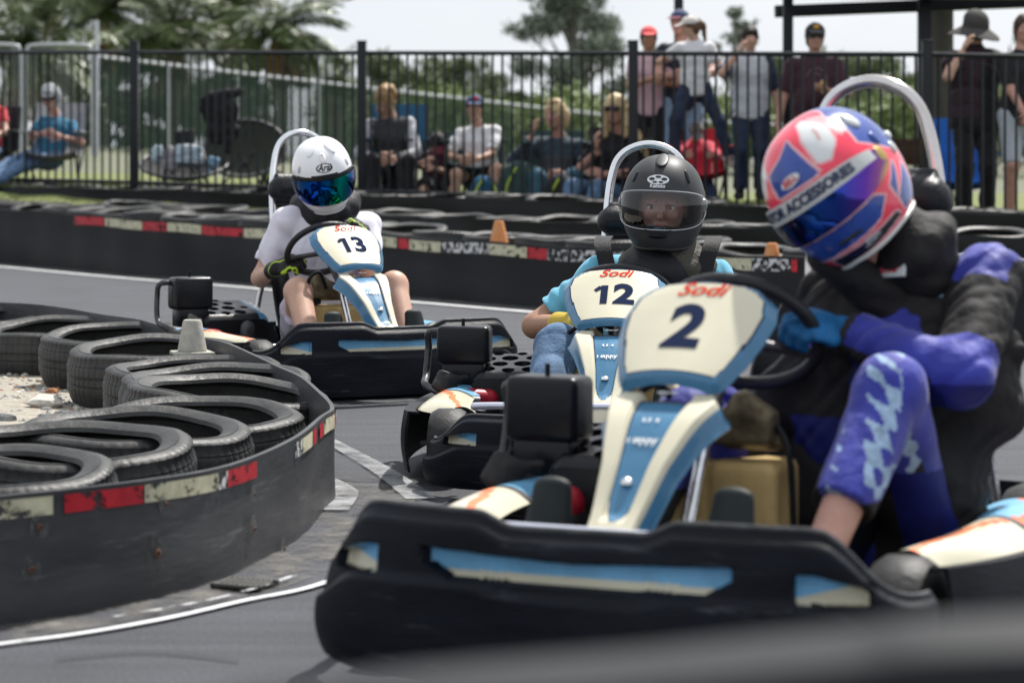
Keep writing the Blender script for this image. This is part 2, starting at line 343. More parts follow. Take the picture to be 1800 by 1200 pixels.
def figure(name, loc, rz, label, S, group=None):
    """S: joints in the figure's own frame (it faces -Y), clothes and colours"""
    k = S.get('k', 1.0); sex = S.get('w', 1.0); root = empty(name, loc, rz, label, 'person', group); res = S.get('res', .0115)
    P, C, H = V(*S['P']), V(*S['C']), V(*S['H']); lat = nrm(S.get('lat', (1, 0, 0))); T = nrm(C-P); lat = lat if S.get('rawlat') else nrm(lat-T*lat.dot(T)); dep = nrm(np.cross(T, lat))
    hw = S.get('sw', .165)*k*sex; sh = [C+lat*s*hw-T*.035*k for s in (-1, 1)]; hp = [P+nrm(S.get('hl', lat))*s*.09*k for s in (-1, 1)]
    hl = S['hands']; ft = S['feet']; ep = S.get('ep', ((-1, .3, -.8), (1, .3, -.8))); kp = S.get('kp', ((-.2, -1, .3), (.2, -1, .3)))
    arms = [(sh[i],)+ik(sh[i], hl[i], .29*k, .255*k, ep[i]) for i in (0, 1)]; legs = [(hp[i],)+ik(hp[i], ft[i], .42*k, .42*k, kp[i]) for i in (0, 1)]
    S['_arms'] = arms; S['_legs'] = legs
    b = S.get('b', 1.0)*k; Rm = basis(S.get('hf', (0, -1, 0)), S.get('hu', (0, 0, 1)))
    belly = S.get('belly', 0)
    def torso(g=0, top=True):
        M1 = P+(C-P)*.33; M2 = P+(C-P)*.7
        o = [ecp(P-T*.03*k, M1, lat, dep, (.15*b+g, .105*b+g), (.132*b*sex+g, .098*b+g), k=.04), ecp(M1-dep*0, M2, lat, dep, (.132*b*sex+g, .098*b+g), (.155*b*sex+g, .108*b+g), k=.04),
             ecp(M2, C-T*.06*k, lat, dep, (.155*b*sex+g, .108*b+g), (.15*b*sex+g, .085*b+g), k=.04)]
        if belly: o.append(elp(P+(C-P)*.35-dep*.05*b, (.13*b, .10*b+belly, .15*b), k=.06))
        o += [cap(C-T*.05*k, s_+T*.0, .058*b+g, .050*b+g, k=.04) for s_ in sh] + [cap(C-T*.02*k, C+T*.035*k, .062*b+g*.5, .05*b+g*.5, k=.03)]
        return o
    ar = [.046*b, .037*b, .037*b, .026*b]; lb_ = S.get('lb', 1.0)*b; lr = [.082*lb_, .055*lb_, .054*lb_, .036*lb_]
    hd = head_prims(H, Rm, k*.98) if S.get('head', True) else []
    body = torso(-.004)+hd+[cap(C, H-Rm[:, 2]*.06*k+Rm[:, 1]*.02*k, .056*k, .05*k, k=.03)]
    for a in arms: body += limb(*a, ar, 2.0)
    for l_ in legs: body += limb(*l_, lr, 2.0, k=.03)
    bm_ = smb(body, res)
    for i in (0, 1):
        if S.get('hnd', (1, 1))[i]:
            fa = nrm(arms[i][2]-arms[i][1]); hdn = S.get('hd', (None, None))[i]; hdn = fa if hdn is None else nrm(hdn)
            hp_ = hand(arms[i][2], hdn, S.get('pn', ((1, 0, 0), (-1, 0, 0)))[i], S.get('td', ((0, -1, 0), (0, -1, 0)))[i], S.get('curl', .5), k, 1.0)
            if S.get('glove') is None: bm_.join(smb(hp_, .0048))
            else:
                g = smb(hp_+[cap(arms[i][2]-fa*.07*k, arms[i][2]+fa*.0, .036*k, .03*k, k=.01)], S.get('gres', .004), grow=.0035, paint=S.get('gpaint')); mk('glove', g, S['glove'], root)
    mk('body', bm_, S['skin'], root)
    sc = S.get('shirt')
    if sc:
        sl = S.get('sleeve', .55); pr = torso(.0)+([ecp(P-T*.07*k, P+T*.12*k, lat, dep, (.160*b, .120*b), (.150*b, .112*b), k=.03, flat=-1)] if S.get('hem', 1) else [])
        for a in arms: pr += limb(*a, [ar[0]+.006, ar[1]+.010, ar[2]+.006, ar[3]+.006], sl)
        sm = smb(pr, S.get('cres', res), grow=S.get('cg', .007), fold=S.get('fold', .006), ffreq=S.get('ff', 24), seed=len(name)+int(abs(loc[0])*50), paint=S.get('spaint')); mk(S.get('sname', 'shirt'), sm, sc, root)
    pc = S.get('pants')
    if pc:
        fr = S.get('leg', 1.93); M1 = P+(C-P)*.16
        pr = [ecp(P-T*.05*k, M1, lat, dep, (.15*b, .112*b), (.142*b, .107*b), k=.04)]
        for l_ in legs: pr += limb(*l_, [x+(.012 if fr < 1.2 else .006) for x in lr[:3]]+[lr[3]+.02], fr, k=.03)
        pm = smb(pr, S.get('cres', res), grow=S.get('pg', .006), fold=S.get('fold', .006)*.8, ffreq=26, seed=5, paint=S.get('ppaint')); mk(S.get('pname', 'trousers'), pm, pc, root)
    if S.get('shoes'):
        for i, l_ in enumerate(legs):
            fd = nrm(S.get('fd', ((-.25, -1, 0), (.25, -1, 0)))[i]); a = l_[2]; up = V(0, 0, 1) if abs(fd[2]) < .6 else V(0, 1, 0); rt = nrm(np.cross(up, fd)); uu = np.cross(fd, rt)
            q = MB(); q.join(smb([ecp(a-fd*.05*k-uu*.045*k, a+fd*.1*k-uu*.05*k, rt, uu, (.036*k, .036*k), (.046*k, .03*k), k=.02), elp(a+fd*.13*k-uu*.055*k, (.04*k, .05*k, .026*k), basis(fd, uu), .03), cap(a, a-uu*.04*k, .045*k, .045*k, k=.02)], .009), 0)
            mk('shoe', q, S['shoes'], root)
    if S.get('head', True): dress_head(root, H, Rm, k*.98, S)
    root['_j'] = 0; del root['_j']
    return root, dict(arms=arms, legs=legs, Rm=Rm, sh=sh)
def dress_head(root, H, Rm, k, S):
    P = lambda x, y, z: H+Rm@(V(x, y, z)*k); g = lambda *r: tuple(q*k for q in r)
    if not S.get('shades'):
        for s in (-1, 1):
            e = MB().ell(P(s*.031, -.0800, .004), g(.0145, .010, .0085), Rm, 0, 16); e.ell(P(s*.031, -.0875, .0035), g(.0062, .0035, .0062), Rm, 1, 12); e.ell(P(s*.031, -.0815, .0115), g(.0165, .009, .0035), Rm, 1, 14); e.ell(P(s*.031, -.0805, -.005), g(.0140, .008, .002), Rm, 1, 14)
            mk('eye', e, [mat('eye_white', (.6, .58, .55), .3), mat('eye_dark', (.02, .015, .01), .2)], root)
        mk('eyebrows', smb([cap(P(s*.014, -.092, .024), P(s*.045, -.078, .027), .0035*k, .0025*k, k=.001) for s in (-1, 1)], .003), S.get('hairm', mat('hair_brown', (.05, .03, .018))), root)
    else:
        q = smb([bx(P(s*.032, -.09, .006), g(.024, .002, .015), basis(Rm@V(s*.25, -1, .05), Rm[:, 2]), .006*k, .002) for s in (-1, 1)]+[cap(P(-.012, -.1, .012), P(.012, -.1, .012), .003*k, k=.003)]
                +[cap(P(s*.054, -.082, .012), P(s*.08, .01, .008), .003*k, k=.003) for s in (-1, 1)], .0035); mk('sunglasses', q, mat('shades', (.01, .01, .012), .12), root)
    mk('mouth', MB().ell(P(0, -.0945, -.055), g(.019, .005, .004), Rm, 0, 12), mat('lips', (.35, .13, .11), .5), root)
    hs = S.get('hair')
    if hs:
        face = elp(P(0, -.105, -.045), g(.066, .07, .098), Rm, sub=True); pr = [elp(P(0, .012, .03), g(.086, .104, .1), Rm, .02), elp(P(0, .04, -.02), g(.08, .075, .09), Rm, .02), face]
        if hs == 'long': pr += [cap(P(s*.075, -.01, 0), P(s*.085, -.02, -.2), .03*k, .028*k, k=.03) for s in (-1, 1)]+[ecp(P(0, .06, 0), P(0, .07, -.25), Rm[:, 0], Rm[:, 1], g(.08, .04), g(.085, .03), k=.03), elp(P(0, -.09, -.05), g(.052, .05, .09), Rm, sub=True)]
        if hs == 'pony': pr += [cap(P(0, .1, .06), P(0, .16, .0), .03*k, .035*k, k=.02), cap(P(0, .16, .0), P(.01, .16, -.2), .035*k, .014*k, k=.02)]
        if hs == 'fringe': pr += [elp(P(0, -.075, .062), g(.06, .022, .028), Rm, .02)]
        if hs == 'front': pr += [cap(P(s*.07, -.03, -.02), P(s*.05, -.09, -.3), .026*k, .022*k, k=.03) for s in (-1, 1)]
        mk('hair', smb(pr, .008, fold=.006, ffreq=70, seed=3), S['hairm'], root)
    if S.get('cap'):
        c = S['cap']; dm = smb([elp(P(0, .008, .045), g(.09, .108, .085), Rm, .01), pln(P(0, -.05, .038), -(Rm@V(0, .12, 1)))], .007); o = mk('cap', dm, c[0], root)
        mk('cap_brim', smb([elp(P(0, -.125, .042), g(.07, .075, .007), basis(Rm@V(0, -1, -.22), Rm[:, 2]), .01)], .0045), c[1], root)
    if S.get('extra'): S['extra'](root, P, Rm, k)
# ---------------------------------------------------------------- helmets
def HP(az, el, off=0, w=1.0):
    d = V(math.sin(az)*math.cos(el), -math.cos(az)*math.cos(el), math.sin(el)); A = V(.128*w, .158, .160); p = 2.25
    r = (np.abs(d/A)**p).sum()**(-1/p); P_ = d*r; n = nrm(np.sign(d)*np.abs(P_/A)**(p-1)/A)
    t = min(max(-P_[2]/.165, 0), 1); f = max(-P_[1]/.15, 0); P_ = P_.copy(); P_[0] *= 1-.20*t*t*f-.05*t; P_[1] -= .012*t*f if P_[1] < 0 else 0
    P_[1] *= 1-.10*t*(P_[1] > 0)
    return P_+n*off
def HN(az, el):
    e = 1e-3; a = HP(az+e, el)-HP(az-e, el); b = HP(az, el+e)-HP(az, el-e); return nrm(np.cross(a, b))
VE = [17, -24]
def vis_edge(az, lim=84):
    a = abs(az)/R(lim); return R(VE[0]-2*a*a-7*a**4), R(VE[1]+3*a*a+(-VE[1]-8)*a**6)
def helmet(parent, c, Rm, sty, paint=None, k=1.0, n=(120, 70)):
    M_ = sty['mats']; X = lambda p: V(*c)+Rm@(np.asarray(p)*k); na, ne = n
    az = np.linspace(-math.pi, math.pi, na, endpoint=False); P_ = np.zeros((na, ne, 3)); ev = np.zeros((na, ne)); EB = lambda a: R(-49-4*abs(math.sin(a))+5*(math.cos(a)<0)*abs(math.cos(a)))
    for i, a in enumerate(az):
        for j, t in enumerate(np.linspace(0, 1, ne)):
            e = EB(a)+(R(90)-EB(a))*t; ev[i, j] = e; P_[i, j] = X(HP(a, e))
    ac = az+math.pi/na; ec = (ev[:, :-1]+ev[:, 1:])/2
    mi = np.array([[paint(math.degrees(ac[i]), math.degrees(ec[i, j])) if paint else 0 for j in range(ne-1)] for i in range(na)]).astype(int)
    q = MB(); I = np.arange(na*ne).reshape(na, ne); I = np.vstack([I, I[:1]]); fa = np.stack([I[:-1, :-1], I[1:, :-1], I[1:, 1:], I[:-1, 1:]], -1)
    if sty.get('open'):
        keep = np.ones((na, ne-1), bool)
        for i in range(na):
            for j in range(ne-1):
                if abs(ac[i]) < R(66):
                    tp, bt = vis_edge(ac[i]); keep[i, j] = not (bt+R(3) < ec[i, j] < tp-R(2))
        fa = fa[keep]; mi = mi[keep]
    q.add(P_.reshape(-1, 3), [fa.reshape(-1, 4)], mi.reshape(-1))
    hel = mk('helmet', q, M_, parent, smooth='full')
    ring = [X(HP(a, EB(a), .0)) for a in az]; tr = MB().tube(ring, .0055*k, 8, closed=True); mk('trim', tr, sty['trim'], hel)
    li = MB(); op = sty.get('open'); azl = [a for a in az[::2] if not op or abs(a) > R(70)]; azl = azl if not op else sorted(azl, key=lambda a: a % (2*math.pi))
    li.grid(np.array([[X(HP(a, EB(a)+R(e_), -o)) for e_, o in ((-1, .004), (0, .022), (10, .03), (30, .035), (60, .04))] for a in azl]), cu=not op); mk('lining', li, mat('helmet_lining', (.012, .012, .013), .9), hel)
    # visor
    vz = np.linspace(-R(84), R(84), 61); rows = []
    for a in vz:
        tp, bt = vis_edge(a); rows.append([X(HP(a, bt+(tp-bt)*t, .0055+.0015*math.sin(math.pi*t))) for t in np.linspace(0, 1, 17)])
    vm = MB(); rows = np.array(rows)
    if sty.get('open'): vm.grid(rows)
    else: sheet(vm, rows, .002, flip=True)
    vo = mk('visor', vm, sty['visor'], hel, smooth='full')
    if sty.get('open'):
        fr = MB(); fr.tube(np.concatenate([rows[:, 0], rows[::-1, -1]]), .0016*k, 6, closed=True); mk('visor_rim', fr, mat('visor_rim', (.5, .52, .55), .15), hel)
    for s in (-1, 1):
        a = s*R(82); b_ = MB(); Nn = Rm@HN(a, R(5)); b_.lathe([(0, .008), (.012, .008), (.019, .004), (.021, -.004)], X(HP(a, R(5), .002)), basis(Rm@V(0, -1, 0), Nn), 20); mk('visor_pivot', b_, sty.get('pivot', sty['trim']), hel)
    return hel, X
def on_helmet(hel, X, items):
    """raised scoops and vents: (az, el, size xyz, up-angle, material, name)"""
    for az, el, sz, m, nm in items:
        az, el = R(az), R(el); N_ = HN(az, el); t = nrm(HP(az, el+.02)-HP(az, el)); r_ = np.cross(t, N_); Rl = np.stack([r_, t, N_], 1)
        c0 = X(V(0, 0, 0)); Rw = np.stack([X(Rl[:, i])-c0 for i in range(3)], 1); k = np.linalg.norm(Rw[:, 0]); Rw = Rw/k
        mk(nm, MB().ell(X(HP(az, el, .0)), V(*sz)*k, Rw, 0, 18), m, hel, smooth='full')
def helmet_text(hel, X, s, size, az, el, m, name, bold=.0, shear=0, rot=0, sub=.008, off=.0016, extra=None):
    v, f = text(s, size, bold*size, shear, sub); q = MB(); ca, sa = math.cos(rot), math.sin(rot)
    fn = lambda a, b: X(HP(R(az)+(a*ca-b*sa)/.14, R(el)+(a*sa+b*ca)/.145, off)); decal(q, v, f, fn); return mk(name, q, m, hel)
def helmet_ring(hel, X, az, el, a, b, m, name, thick=.0015, fill=False, off=.0013, rot=0):
    q = MB(); n = 40; tt = np.linspace(0, 2*math.pi, n, endpoint=False); ca, sa = math.cos(rot), math.sin(rot); rows = []
    for k in ([0, .35, .7, 1] if fill else [1-thick/b, 1]):
        rows.append([X(HP(R(az)+(a*k*math.cos(t)*ca-b*k*math.sin(t)*sa)/.14, R(el)+(a*k*math.cos(t)*sa+b*k*math.sin(t)*ca)/.145, off)) for t in tt])
    q.grid(np.array(rows), cv=True, flip=True); return mk(name, q, m, hel)
# ---------------------------------------------------------------- karts
blk = mat('kart_black', (.006, .0075, .011), .42, var=.35, scale=9, bump=.35, bscale=60)
blkgl = mat('gloss_black', (.005, .006, .009), .32, var=.2, scale=12, bump=.1)
bumpm = mat('bumper_plastic', (.005, .0065, .011), .5, spec=.15, var=.5, scale=5, bump=.18, bscale=40, stretch=(1, 1, 6))
scratch(bumpm, 5, (1, 1, 9), .60, .68, (.07, .075, .085), .7)
rub = mat('rubber', (.022, .022, .023), .55, var=.4, scale=14, bump=.3)
crm = mat('cream_plastic', (.60, .565, .43), .34, var=.05, scale=6, coat=.3)
blu = mat('blue_plastic', (.05, .17, .30), .28, var=.1, scale=8, coat=.4)
lblu = mat('pale_blue_decal', (.16, .40, .62), .35, var=.2, scale=10)
navy = mat('plate_ink', (.022, .03, .065), .9, spec=.0)
redink = mat('red_ink', (.6, .06, .03), .9, spec=.0)
wht = mat('white_print', (.75, .76, .76), .45)
org = mat('orange_decal', (.7, .18, .07), .4, var=.3, scale=15)
steel = mat('tube_steel', (.74, .75, .77), .16, metal=.95, var=.08, scale=30, bump=.06)
bsteel = mat('blue_tube', (.42, .45, .62), .3, metal=.7)
dkm = mat('dark_metal', (.07, .07, .075), .4, metal=.7, var=.4, scale=25, bump=.2)
tankm = mat('tank_plastic', (.52, .37, .16), .38, var=.2, scale=9, bump=.1)
redm = mat('red_metal', (.35, .015, .03), .4, var=.3, scale=20)
def tyre_part(parent, c, r, wdt, ax=(1, 0, 0)):
    Rm = basis((0, -1, 0), ax) if abs(ax[0]) > .5 else np.eye(3)
    Rm = np.stack([V(0, 1, 0), V(0, 0, 1), V(1, 0, 0)], 1)
    h = wdt/2; p = [(r*.55, -h*.8), (r*.7, -h), (r*.9, -h*.95), (r, -h*.6), (r*1.01, 0), (r, h*.6), (r*.9, h*.95), (r*.7, h), (r*.55, h*.8)]
    t = mk('tyre', MB().lathe(p, c, Rm, 36), rub, parent); mk('rim', MB().lathe([(0, -h*.5), (r*.3, -h*.55), (r*.5, -h*.8), (r*.57, -h*.8), (r*.5, 0), (r*.57, h*.8), (r*.5, h*.8), (r*.3, h*.5), (0, h*.45)], c, Rm, 24), dkm, t)
def sstep(a, b, x): t = np.clip((x-a)/(b-a), 0, 1); return t*t*(3-2*t)
def kart_base():
    root = empty('racing_kart', (0, 0, 0))
    # nose bumper
    U = np.linspace(-1, 1, 521); W_ = np.linspace(0, 1, 81); Pn = np.zeros((521, 81, 3)); mi = np.zeros((520, 80), int)
    def plan(u):
        f = u*R(86); s = abs(math.sin(f)); c = max(math.cos(f), 0); x = math.copysign(.605*s**.72, f); y = .30*(1-c**.55)
        return x, y
    tops = []
    for i, u in enumerate(U):
        x, y = plan(u); ax_ = abs(x); top = .308+.024*(sstep(.12, .2, ax_)-sstep(.42, .56, ax_)*1.1)-.09*sstep(.45, .60, ax_); bot = .035+.01*sstep(.45, .6, ax_)
        nx, ny = (x/.605)**3*.9, -1; l_ = math.hypot(nx, ny); nx, ny = nx/l_, ny/l_
        for j, v in enumerate(W_):
            z = bot+(top-bot)*v; o = .012*math.sin(math.pi*min(v*1.05, 1))**.7-.02*sstep(.9, 1, v)-.012*sstep(.55, .62, v)+.008*math.sin(x*9)*math.sin(v*5)
            m1 = sstep(.31, .285, ax_)*sstep(.212, .218, z+.06*max(ax_-.24, 0)*0)*sstep(.268, .262, z+.012*(1-ax_/.3)) if ax_ < .33 else 0
            m1 *= 1 if not (ax_ > .24 and z < .212+(ax_-.24)*.5) else 0
            m2 = sstep(.405, .415, ax_)*sstep(.535, .525, ax_)*sstep(.205+.06*(.47-ax_)*0, .212, z-.0*max(ax_-.47, 0))*sstep(.262+.0, .256, z+.25*max(ax_-.44, 0)) if .38 < ax_ < .56 else 0
            m = max(m1, m2); o -= .03*m; Pn[i, j] = (x+nx*o, y+ny*o, z)
            if m > .6 and i < 520 and j < 80: mi[i, j] = 1 if z > (.228 if m1 > m2 else .232+.25*(ax_-.47)) else 2
        tops.append(Pn[i, -1])
    q = MB(); sheet(q, Pn, .012, mi=mi, mback=0); mk('nose_bumper', q, [bumpm, lblu, crm], root)
    mk('bumper_lip', MB().tube(np.array(tops)[8:-8:2]+V(0, .004, 0), .0055, 8), mat('lip_worn', (.06, .062, .066), .4, var=.5, scale=30), root)
    # side bumpers and decal pods
    for s in (-1, 1):
        path = spline([(s*.60, .30, 0), (s*.635, .44, 0), (s*.665, .7, 0), (s*.67, 1.0, 0), (s*.64, 1.28, 0), (s*.57, 1.42, 0)], 10)
        zt = np.interp(np.linspace(0, 1, len(path)), [0, .15, .5, 1], [.25, .245, .225, .235]); rows = np.array([[p+V(s*(.012*math.sin(math.pi*v)), 0, .045+(z-.045)*v) for v in np.linspace(0, 1, 9)]+[p+V(-s*.035, 0, z-.002)] for p, z in zip(path, zt)])
        q = MB(); sheet(q, rows, .008, flip=(s < 0)); mk('side_bumper', q, bumpm, root)
        A = np.linspace(0, 1, 46); B = np.linspace(0, 1, 17); Pp = np.zeros((46, 17, 3)); mi = np.zeros((45, 16), int)
        for i, a in enumerate(A):
            for j, b_ in enumerate(B):
                wi = .42+.05*math.sin(a*3); wo = .615+.02*math.sin(math.pi*a)-.09*sstep(.25, 0, a); Pp[i, j] = (s*(wi+(wo-wi)*b_), .50+.66*a, .205+.055*math.sin(math.pi*(.15+.8*b_))*(1-.25*abs(2*a-1)**2)+.02*a)
                if i < 45 and j < 16:
                    sw_ = b_+.5*math.sin(a*7)*.35; mi[i, j] = 3 if .47 < a < .52 else (0 if a < .47 and not abs(sw_-.5) < .07 else (2 if abs(sw_-.55) < .12 else (1 if a > .52 else 0)))
        q = MB(); sheet(q, Pp, .008, mi=mi, mback=3, flip=(s > 0)); pod = mk('side_pod', q, [crm, lblu, org, blk], root)
    rp = spline([(-.57, 1.42, 0), (-.52, 1.6, 0), (-.3, 1.68, 0), (.3, 1.68, 0), (.52, 1.6, 0), (.57, 1.42, 0)], 8); q = MB()
    sheet(q, np.array([[p+V(0, 0, z) for z in (.06, .12, .19, .24)] for p in rp]), .02, flip=True); mk('rear_bumper', q, bumpm, root)
    # chassis
    q = MB(); q.box((0, .78, .05), (.33, .55, .006), bev=.003); mk('floor_tray', q, dkm, root)
    q = MB()
    for s in (-1, 1): q.tube([(s*.2, .12, .08), (s*.24, .3, .075), (s*.34, .6, .07), (s*.35, 1.1, .075), (s*.28, 1.5, .09)], .016, 10, smooth=6)
    q.tube([(-.4, .33, .085), (.4, .33, .085)], .016, 10); q.tube([(-.56, 1.38, .14), (.56, 1.38, .14)], .018, 10); mk('chassis_frame', q, steel, root)
    q = MB(); q.tube([(-.36, .24, .27), (-.33, .17, .285), (.33, .17, .285), (.36, .24, .27)], .012, 10, smooth=4); mk('front_tube', q, mat('pale_tube', (.6, .62, .72), .25, metal=.5), root)
    for x, y, r_, w_ in ((-.49, .40, .125, .11), (.49, .40, .125, .11), (-.5, 1.38, .135, .17), (.5, 1.38, .135, .17)):
        wl = mk('wheel_hub', MB().tube([(x-w_*.5, y, r_), (x+w_*.5, y, r_)], .03, 12), dkm, root); tyre_part(wl, (x, y, r_), r_, w_)
    # seat
    G = []
    for a in np.linspace(0, 1, 22):
        cy, cz = (.72+.42*min(a/.45, 1), .09+.01*math.sin(a*3)) if a < .45 else (1.14+.22*(a-.45)/.55, .10+.50*((a-.45)/.55)**1.0)
        wd = .19+.015*math.sin(a*3.1)-.02*sstep(.9, 1, a); row = []
        for b_ in np.linspace(-1, 1, 19): lift = .16*abs(b_)**4*(1-.5*sstep(.8, 1, a)); row.append((.09+wd*b_, cy-(lift*.55 if a > .45 else 0)+.04*(a > .45)*0, cz+(lift if a <= .45 else lift*.5)))
        G.append(row)
    q = MB(); sheet(q, np.array(G), .008); mk('seat', q, blkgl, root)
    # tank, column, pedals
    q = smb([bx((-.068, .74, .265), (.052, .06, .080), None, .022, .01), bx((.068, .74, .265), (.052, .06, .080), None, .022, .01), bx((0, .75, .255), (.09, .045, .07), None, .01, .02)], .006)
    tk = mk('fuel_tank', q, tankm, root); mk('tank_cap', MB().lathe([(0, .03), (.025, .03), (.03, .02), (.03, 0)], (-.09, .74, .37), None, 20), blk, tk)
    q = smb([bx((0, .72, .43), (.11, .025, .022), None, .012, .01), cap((-.09, .71, .48), (-.05, .71, .45), .03, .03), cap((.06, .71, .47), (.1, .71, .45), .032, .026), cap((-.13, .73, .40), (.13, .73, .40), .014)], .006)
    mk('column_bracket', q, mat('bracket_bronze', (.16, .13, .08), .4, metal=.5, var=.4, scale=30, bump=.3), root)
    q = MB().tube([(0, .50, .16), (0, .68, .47)], .015, 14); mk('steering_column', q, steel, root)
    q = MB().tube([(-.12, .72, .40), (-.15, .66, .48), (-.10, .66, .51), (-.06, .68, .44)], .008, 8, smooth=6); mk('hose', q, blk, root); q = MB().tube([(.12, .72, .44), (.16, .7, .38), (.17, .7, .2)], .007, 8, smooth=6); mk('hose', q, blk, root)
    for s in (-1, 1):
        q = smb([ecp((s*.185, .28, .18), (s*.185, .33, .345), (1, 0, 0), (0, 1, -.3), (.062, .03), (.04, .018), k=.01), pln((0, 0, .16), (0, 0, -1))], .006); mk('pedal_pad', q, mat('pad_green_black', (.012, .017, .018), .6, var=.3, scale=20), root)
    # steering wheel
    wc = V(0, .85, .60); n_ = nrm((0, .776, .63)); vv = nrm((0, -.63, .776)); q = MB(); a = np.linspace(0, 2*math.pi, 48, endpoint=False)
    q.tube([wc+V(1, 0, 0)*.165*math.cos(t)*(1.0)+vv*.145*math.sin(t)*(1-.08*(math.sin(t) < -.5)) for t in a], .0145, 12, closed=True); sw = mk('steering_wheel', q, mat('wheel_grip', (.02, .02, .022), .38, var=.2, scale=40, bump=.2), root)
    q = MB()
    for t in (R(200), R(-20), R(90)): q.tube([wc-n_*.02, wc+V(1, 0, 0)*.16*math.cos(t)+vv*.14*math.sin(t)], .011, 8)
    q.tube([wc-n_*.28, wc-n_*.01], .013, 10); mk('wheel_spoke', q, dkm, sw)
    # engine side: air box, cover with holes, engine, exhaust, guard tube
    q = MB().box((-.535, 1.06, .415), (.088, .055, .070), bev=.018, seg=3); q.box((-.535, 1.06, .31), (.07, .045, .04), bev=.01); q.tube([(-.54, 1.06, .48), (-.54, 1.06, .51)], .006, 8); mk('air_box', q, blkgl, root)
    q = MB().tube([(-.60, .98, .24), (-.66, 1.02, .27), (-.67, 1.1, .30), (-.665, 1.12, .40), (-.66, 1.1, .455), (-.60, 1.09, .46)], .012, 10, smooth=6); mk('guard_tube', q, dkm, root)
    cx0, cx1, cy0, cy1 = -.50, -.20, .98, 1.24
    bm = bmesh.new(); holes = [(-.455, 1.03, .026), (-.385, 1.02, .022), (-.315, 1.03, .027), (-.42, 1.09, .026), (-.345, 1.095, .030), (-.465, 1.15, .024), (-.395, 1.16, .028), (-.32, 1.165, .022), (-.36, 1.215, .017), (-.44, 1.21, .017), (-.27, 1.10, .017)]
    n = 110; gx = np.linspace(cx0, cx1, n); gy = np.linspace(cy0, cy1, n); I = np.arange(n*n).reshape(n, n); Pg = np.zeros((n, n, 3))
    for i in range(n):
        for j in range(n):
            x, y = gx[i], gy[j]; ex = min(x-cx0, cx1-x)/.03; ey = min(y-cy0, cy1-y)/.03; Pg[i, j] = (x, y, .345-.02*(1-min(ex, 1))**2-.02*(1-min(ey, 1))**2+.22*(y-1.1))
            for hx, hy, hr in holes:
                dd = math.hypot(x-hx, y-hy)
                if abs(dd-hr) < .0022: u_ = V(x-hx, y-hy)/dd*hr; Pg[i, j, 0] = hx+u_[0]; Pg[i, j, 1] = hy+u_[1]
    fa = np.stack([I[:-1, :-1], I[1:, :-1], I[1:, 1:], I[:-1, 1:]], -1).reshape(-1, 4); ctr = Pg.reshape(-1, 3)[fa].mean(1); ok = np.ones(len(fa), bool)
    for hx, hy, hr in holes: ok &= np.hypot(ctr[:, 0]-hx, ctr[:, 1]-hy) > hr
    q = MB(); q.add(Pg, [fa[ok]], (ctr[ok, 0] > -.245).astype(int)); q.add(Pg-V(0, 0, .006), [fa[ok][:, ::-1]], 0)
    rim = np.concatenate([Pg[0, :], Pg[1:, -1], Pg[-1, -2::-1], Pg[-2:0:-1, 0]]); q.grid(np.stack([rim, rim*V(1, 1, 0)+V(0, 0, .22)]), cv=True, mi=0)
    for hx, hy, hr in holes:
        t = np.linspace(0, 2*math.pi, 24, endpoint=False); c_ = [V(hx+hr*math.cos(x), hy+hr*math.sin(x), .345+.22*(hy+hr*math.sin(x)-1.1)) for x in t]; q.grid(np.stack([c_, np.array(c_)-V(0, 0, .02)]), cv=True)
    ec = mk('engine_cover', q, [blkgl, blu], root)
    v, f = text('HONDA', .034, .001); q = MB(); decal(q, v, f, lambda a, b: V(-.222+b, 1.1-a, .348+.22*(-a))); mk('lettering', q, wht, ec)
    q = smb([bx((-.36, 1.12, .17), (.12, .10, .07), None, .02, .02), cap((-.46, 1.0, .2), (-.46, 1.2, .2), .05, .05), cap((-.3, 1.0, .17), (-.3, 1.0, .26), .045, .04), cap((-.24, .98, .15), (-.24, 1.02, .24), .03, .02)], .008); mk('engine', q, dkm, root)
    q = smb([cap((-.55, .92, .235), (-.45, .98, .225), .03, .03, k=.01)]+[cap(V(-.55, .92, .235)+V(.02, .012, -.002)*i, V(-.55, .92, .235)+V(.02, .012, -.002)*i+V(.003, .002, 0), .036, .036, k=.002) for i in range(6)], .004); mk('cooling_fins', q, redm, root)
    q = smb([ecp((-.585, .90, .26), (-.57, .93, .31), (1, .5, 0), (-.5, 1, 0), (.04, .012), (.036, .012), k=.01), cap((-.57, .93, .30), (-.52, .98, .30), .012)], .005); mk('rubber_flap', q, rub, root)
    q = MB().tube([(-.6, .86, .215), (-.53, .84, .23), (-.46, .86, .225)], .022, 10, smooth=5); mk('exhaust_pipe', q, dkm, root)
    # front fairing: number plate and swept neck
    hv = lambda v: np.interp(v, [0, .04, .12, .3, .5, .7, .84, .93, .98, 1], [.085, .103, .115, .134, .150, .158, .15, .125, .085, .04])
    n1, n2 = 90, 60; Pp = np.zeros((n2, n1, 3)); mi = np.zeros((n2-1, n1-1), int); b0, b1 = V(0, .45, .525), V(0, .675, .705); ad = nrm(b1-b0); nn = nrm(np.cross(V(1, 0, 0), ad)); Lp = np.linalg.norm(b1-b0)
    plate_n = -nn if nn[1] > 0 else nn
    hvv = lambda v: hv(v)*1.03
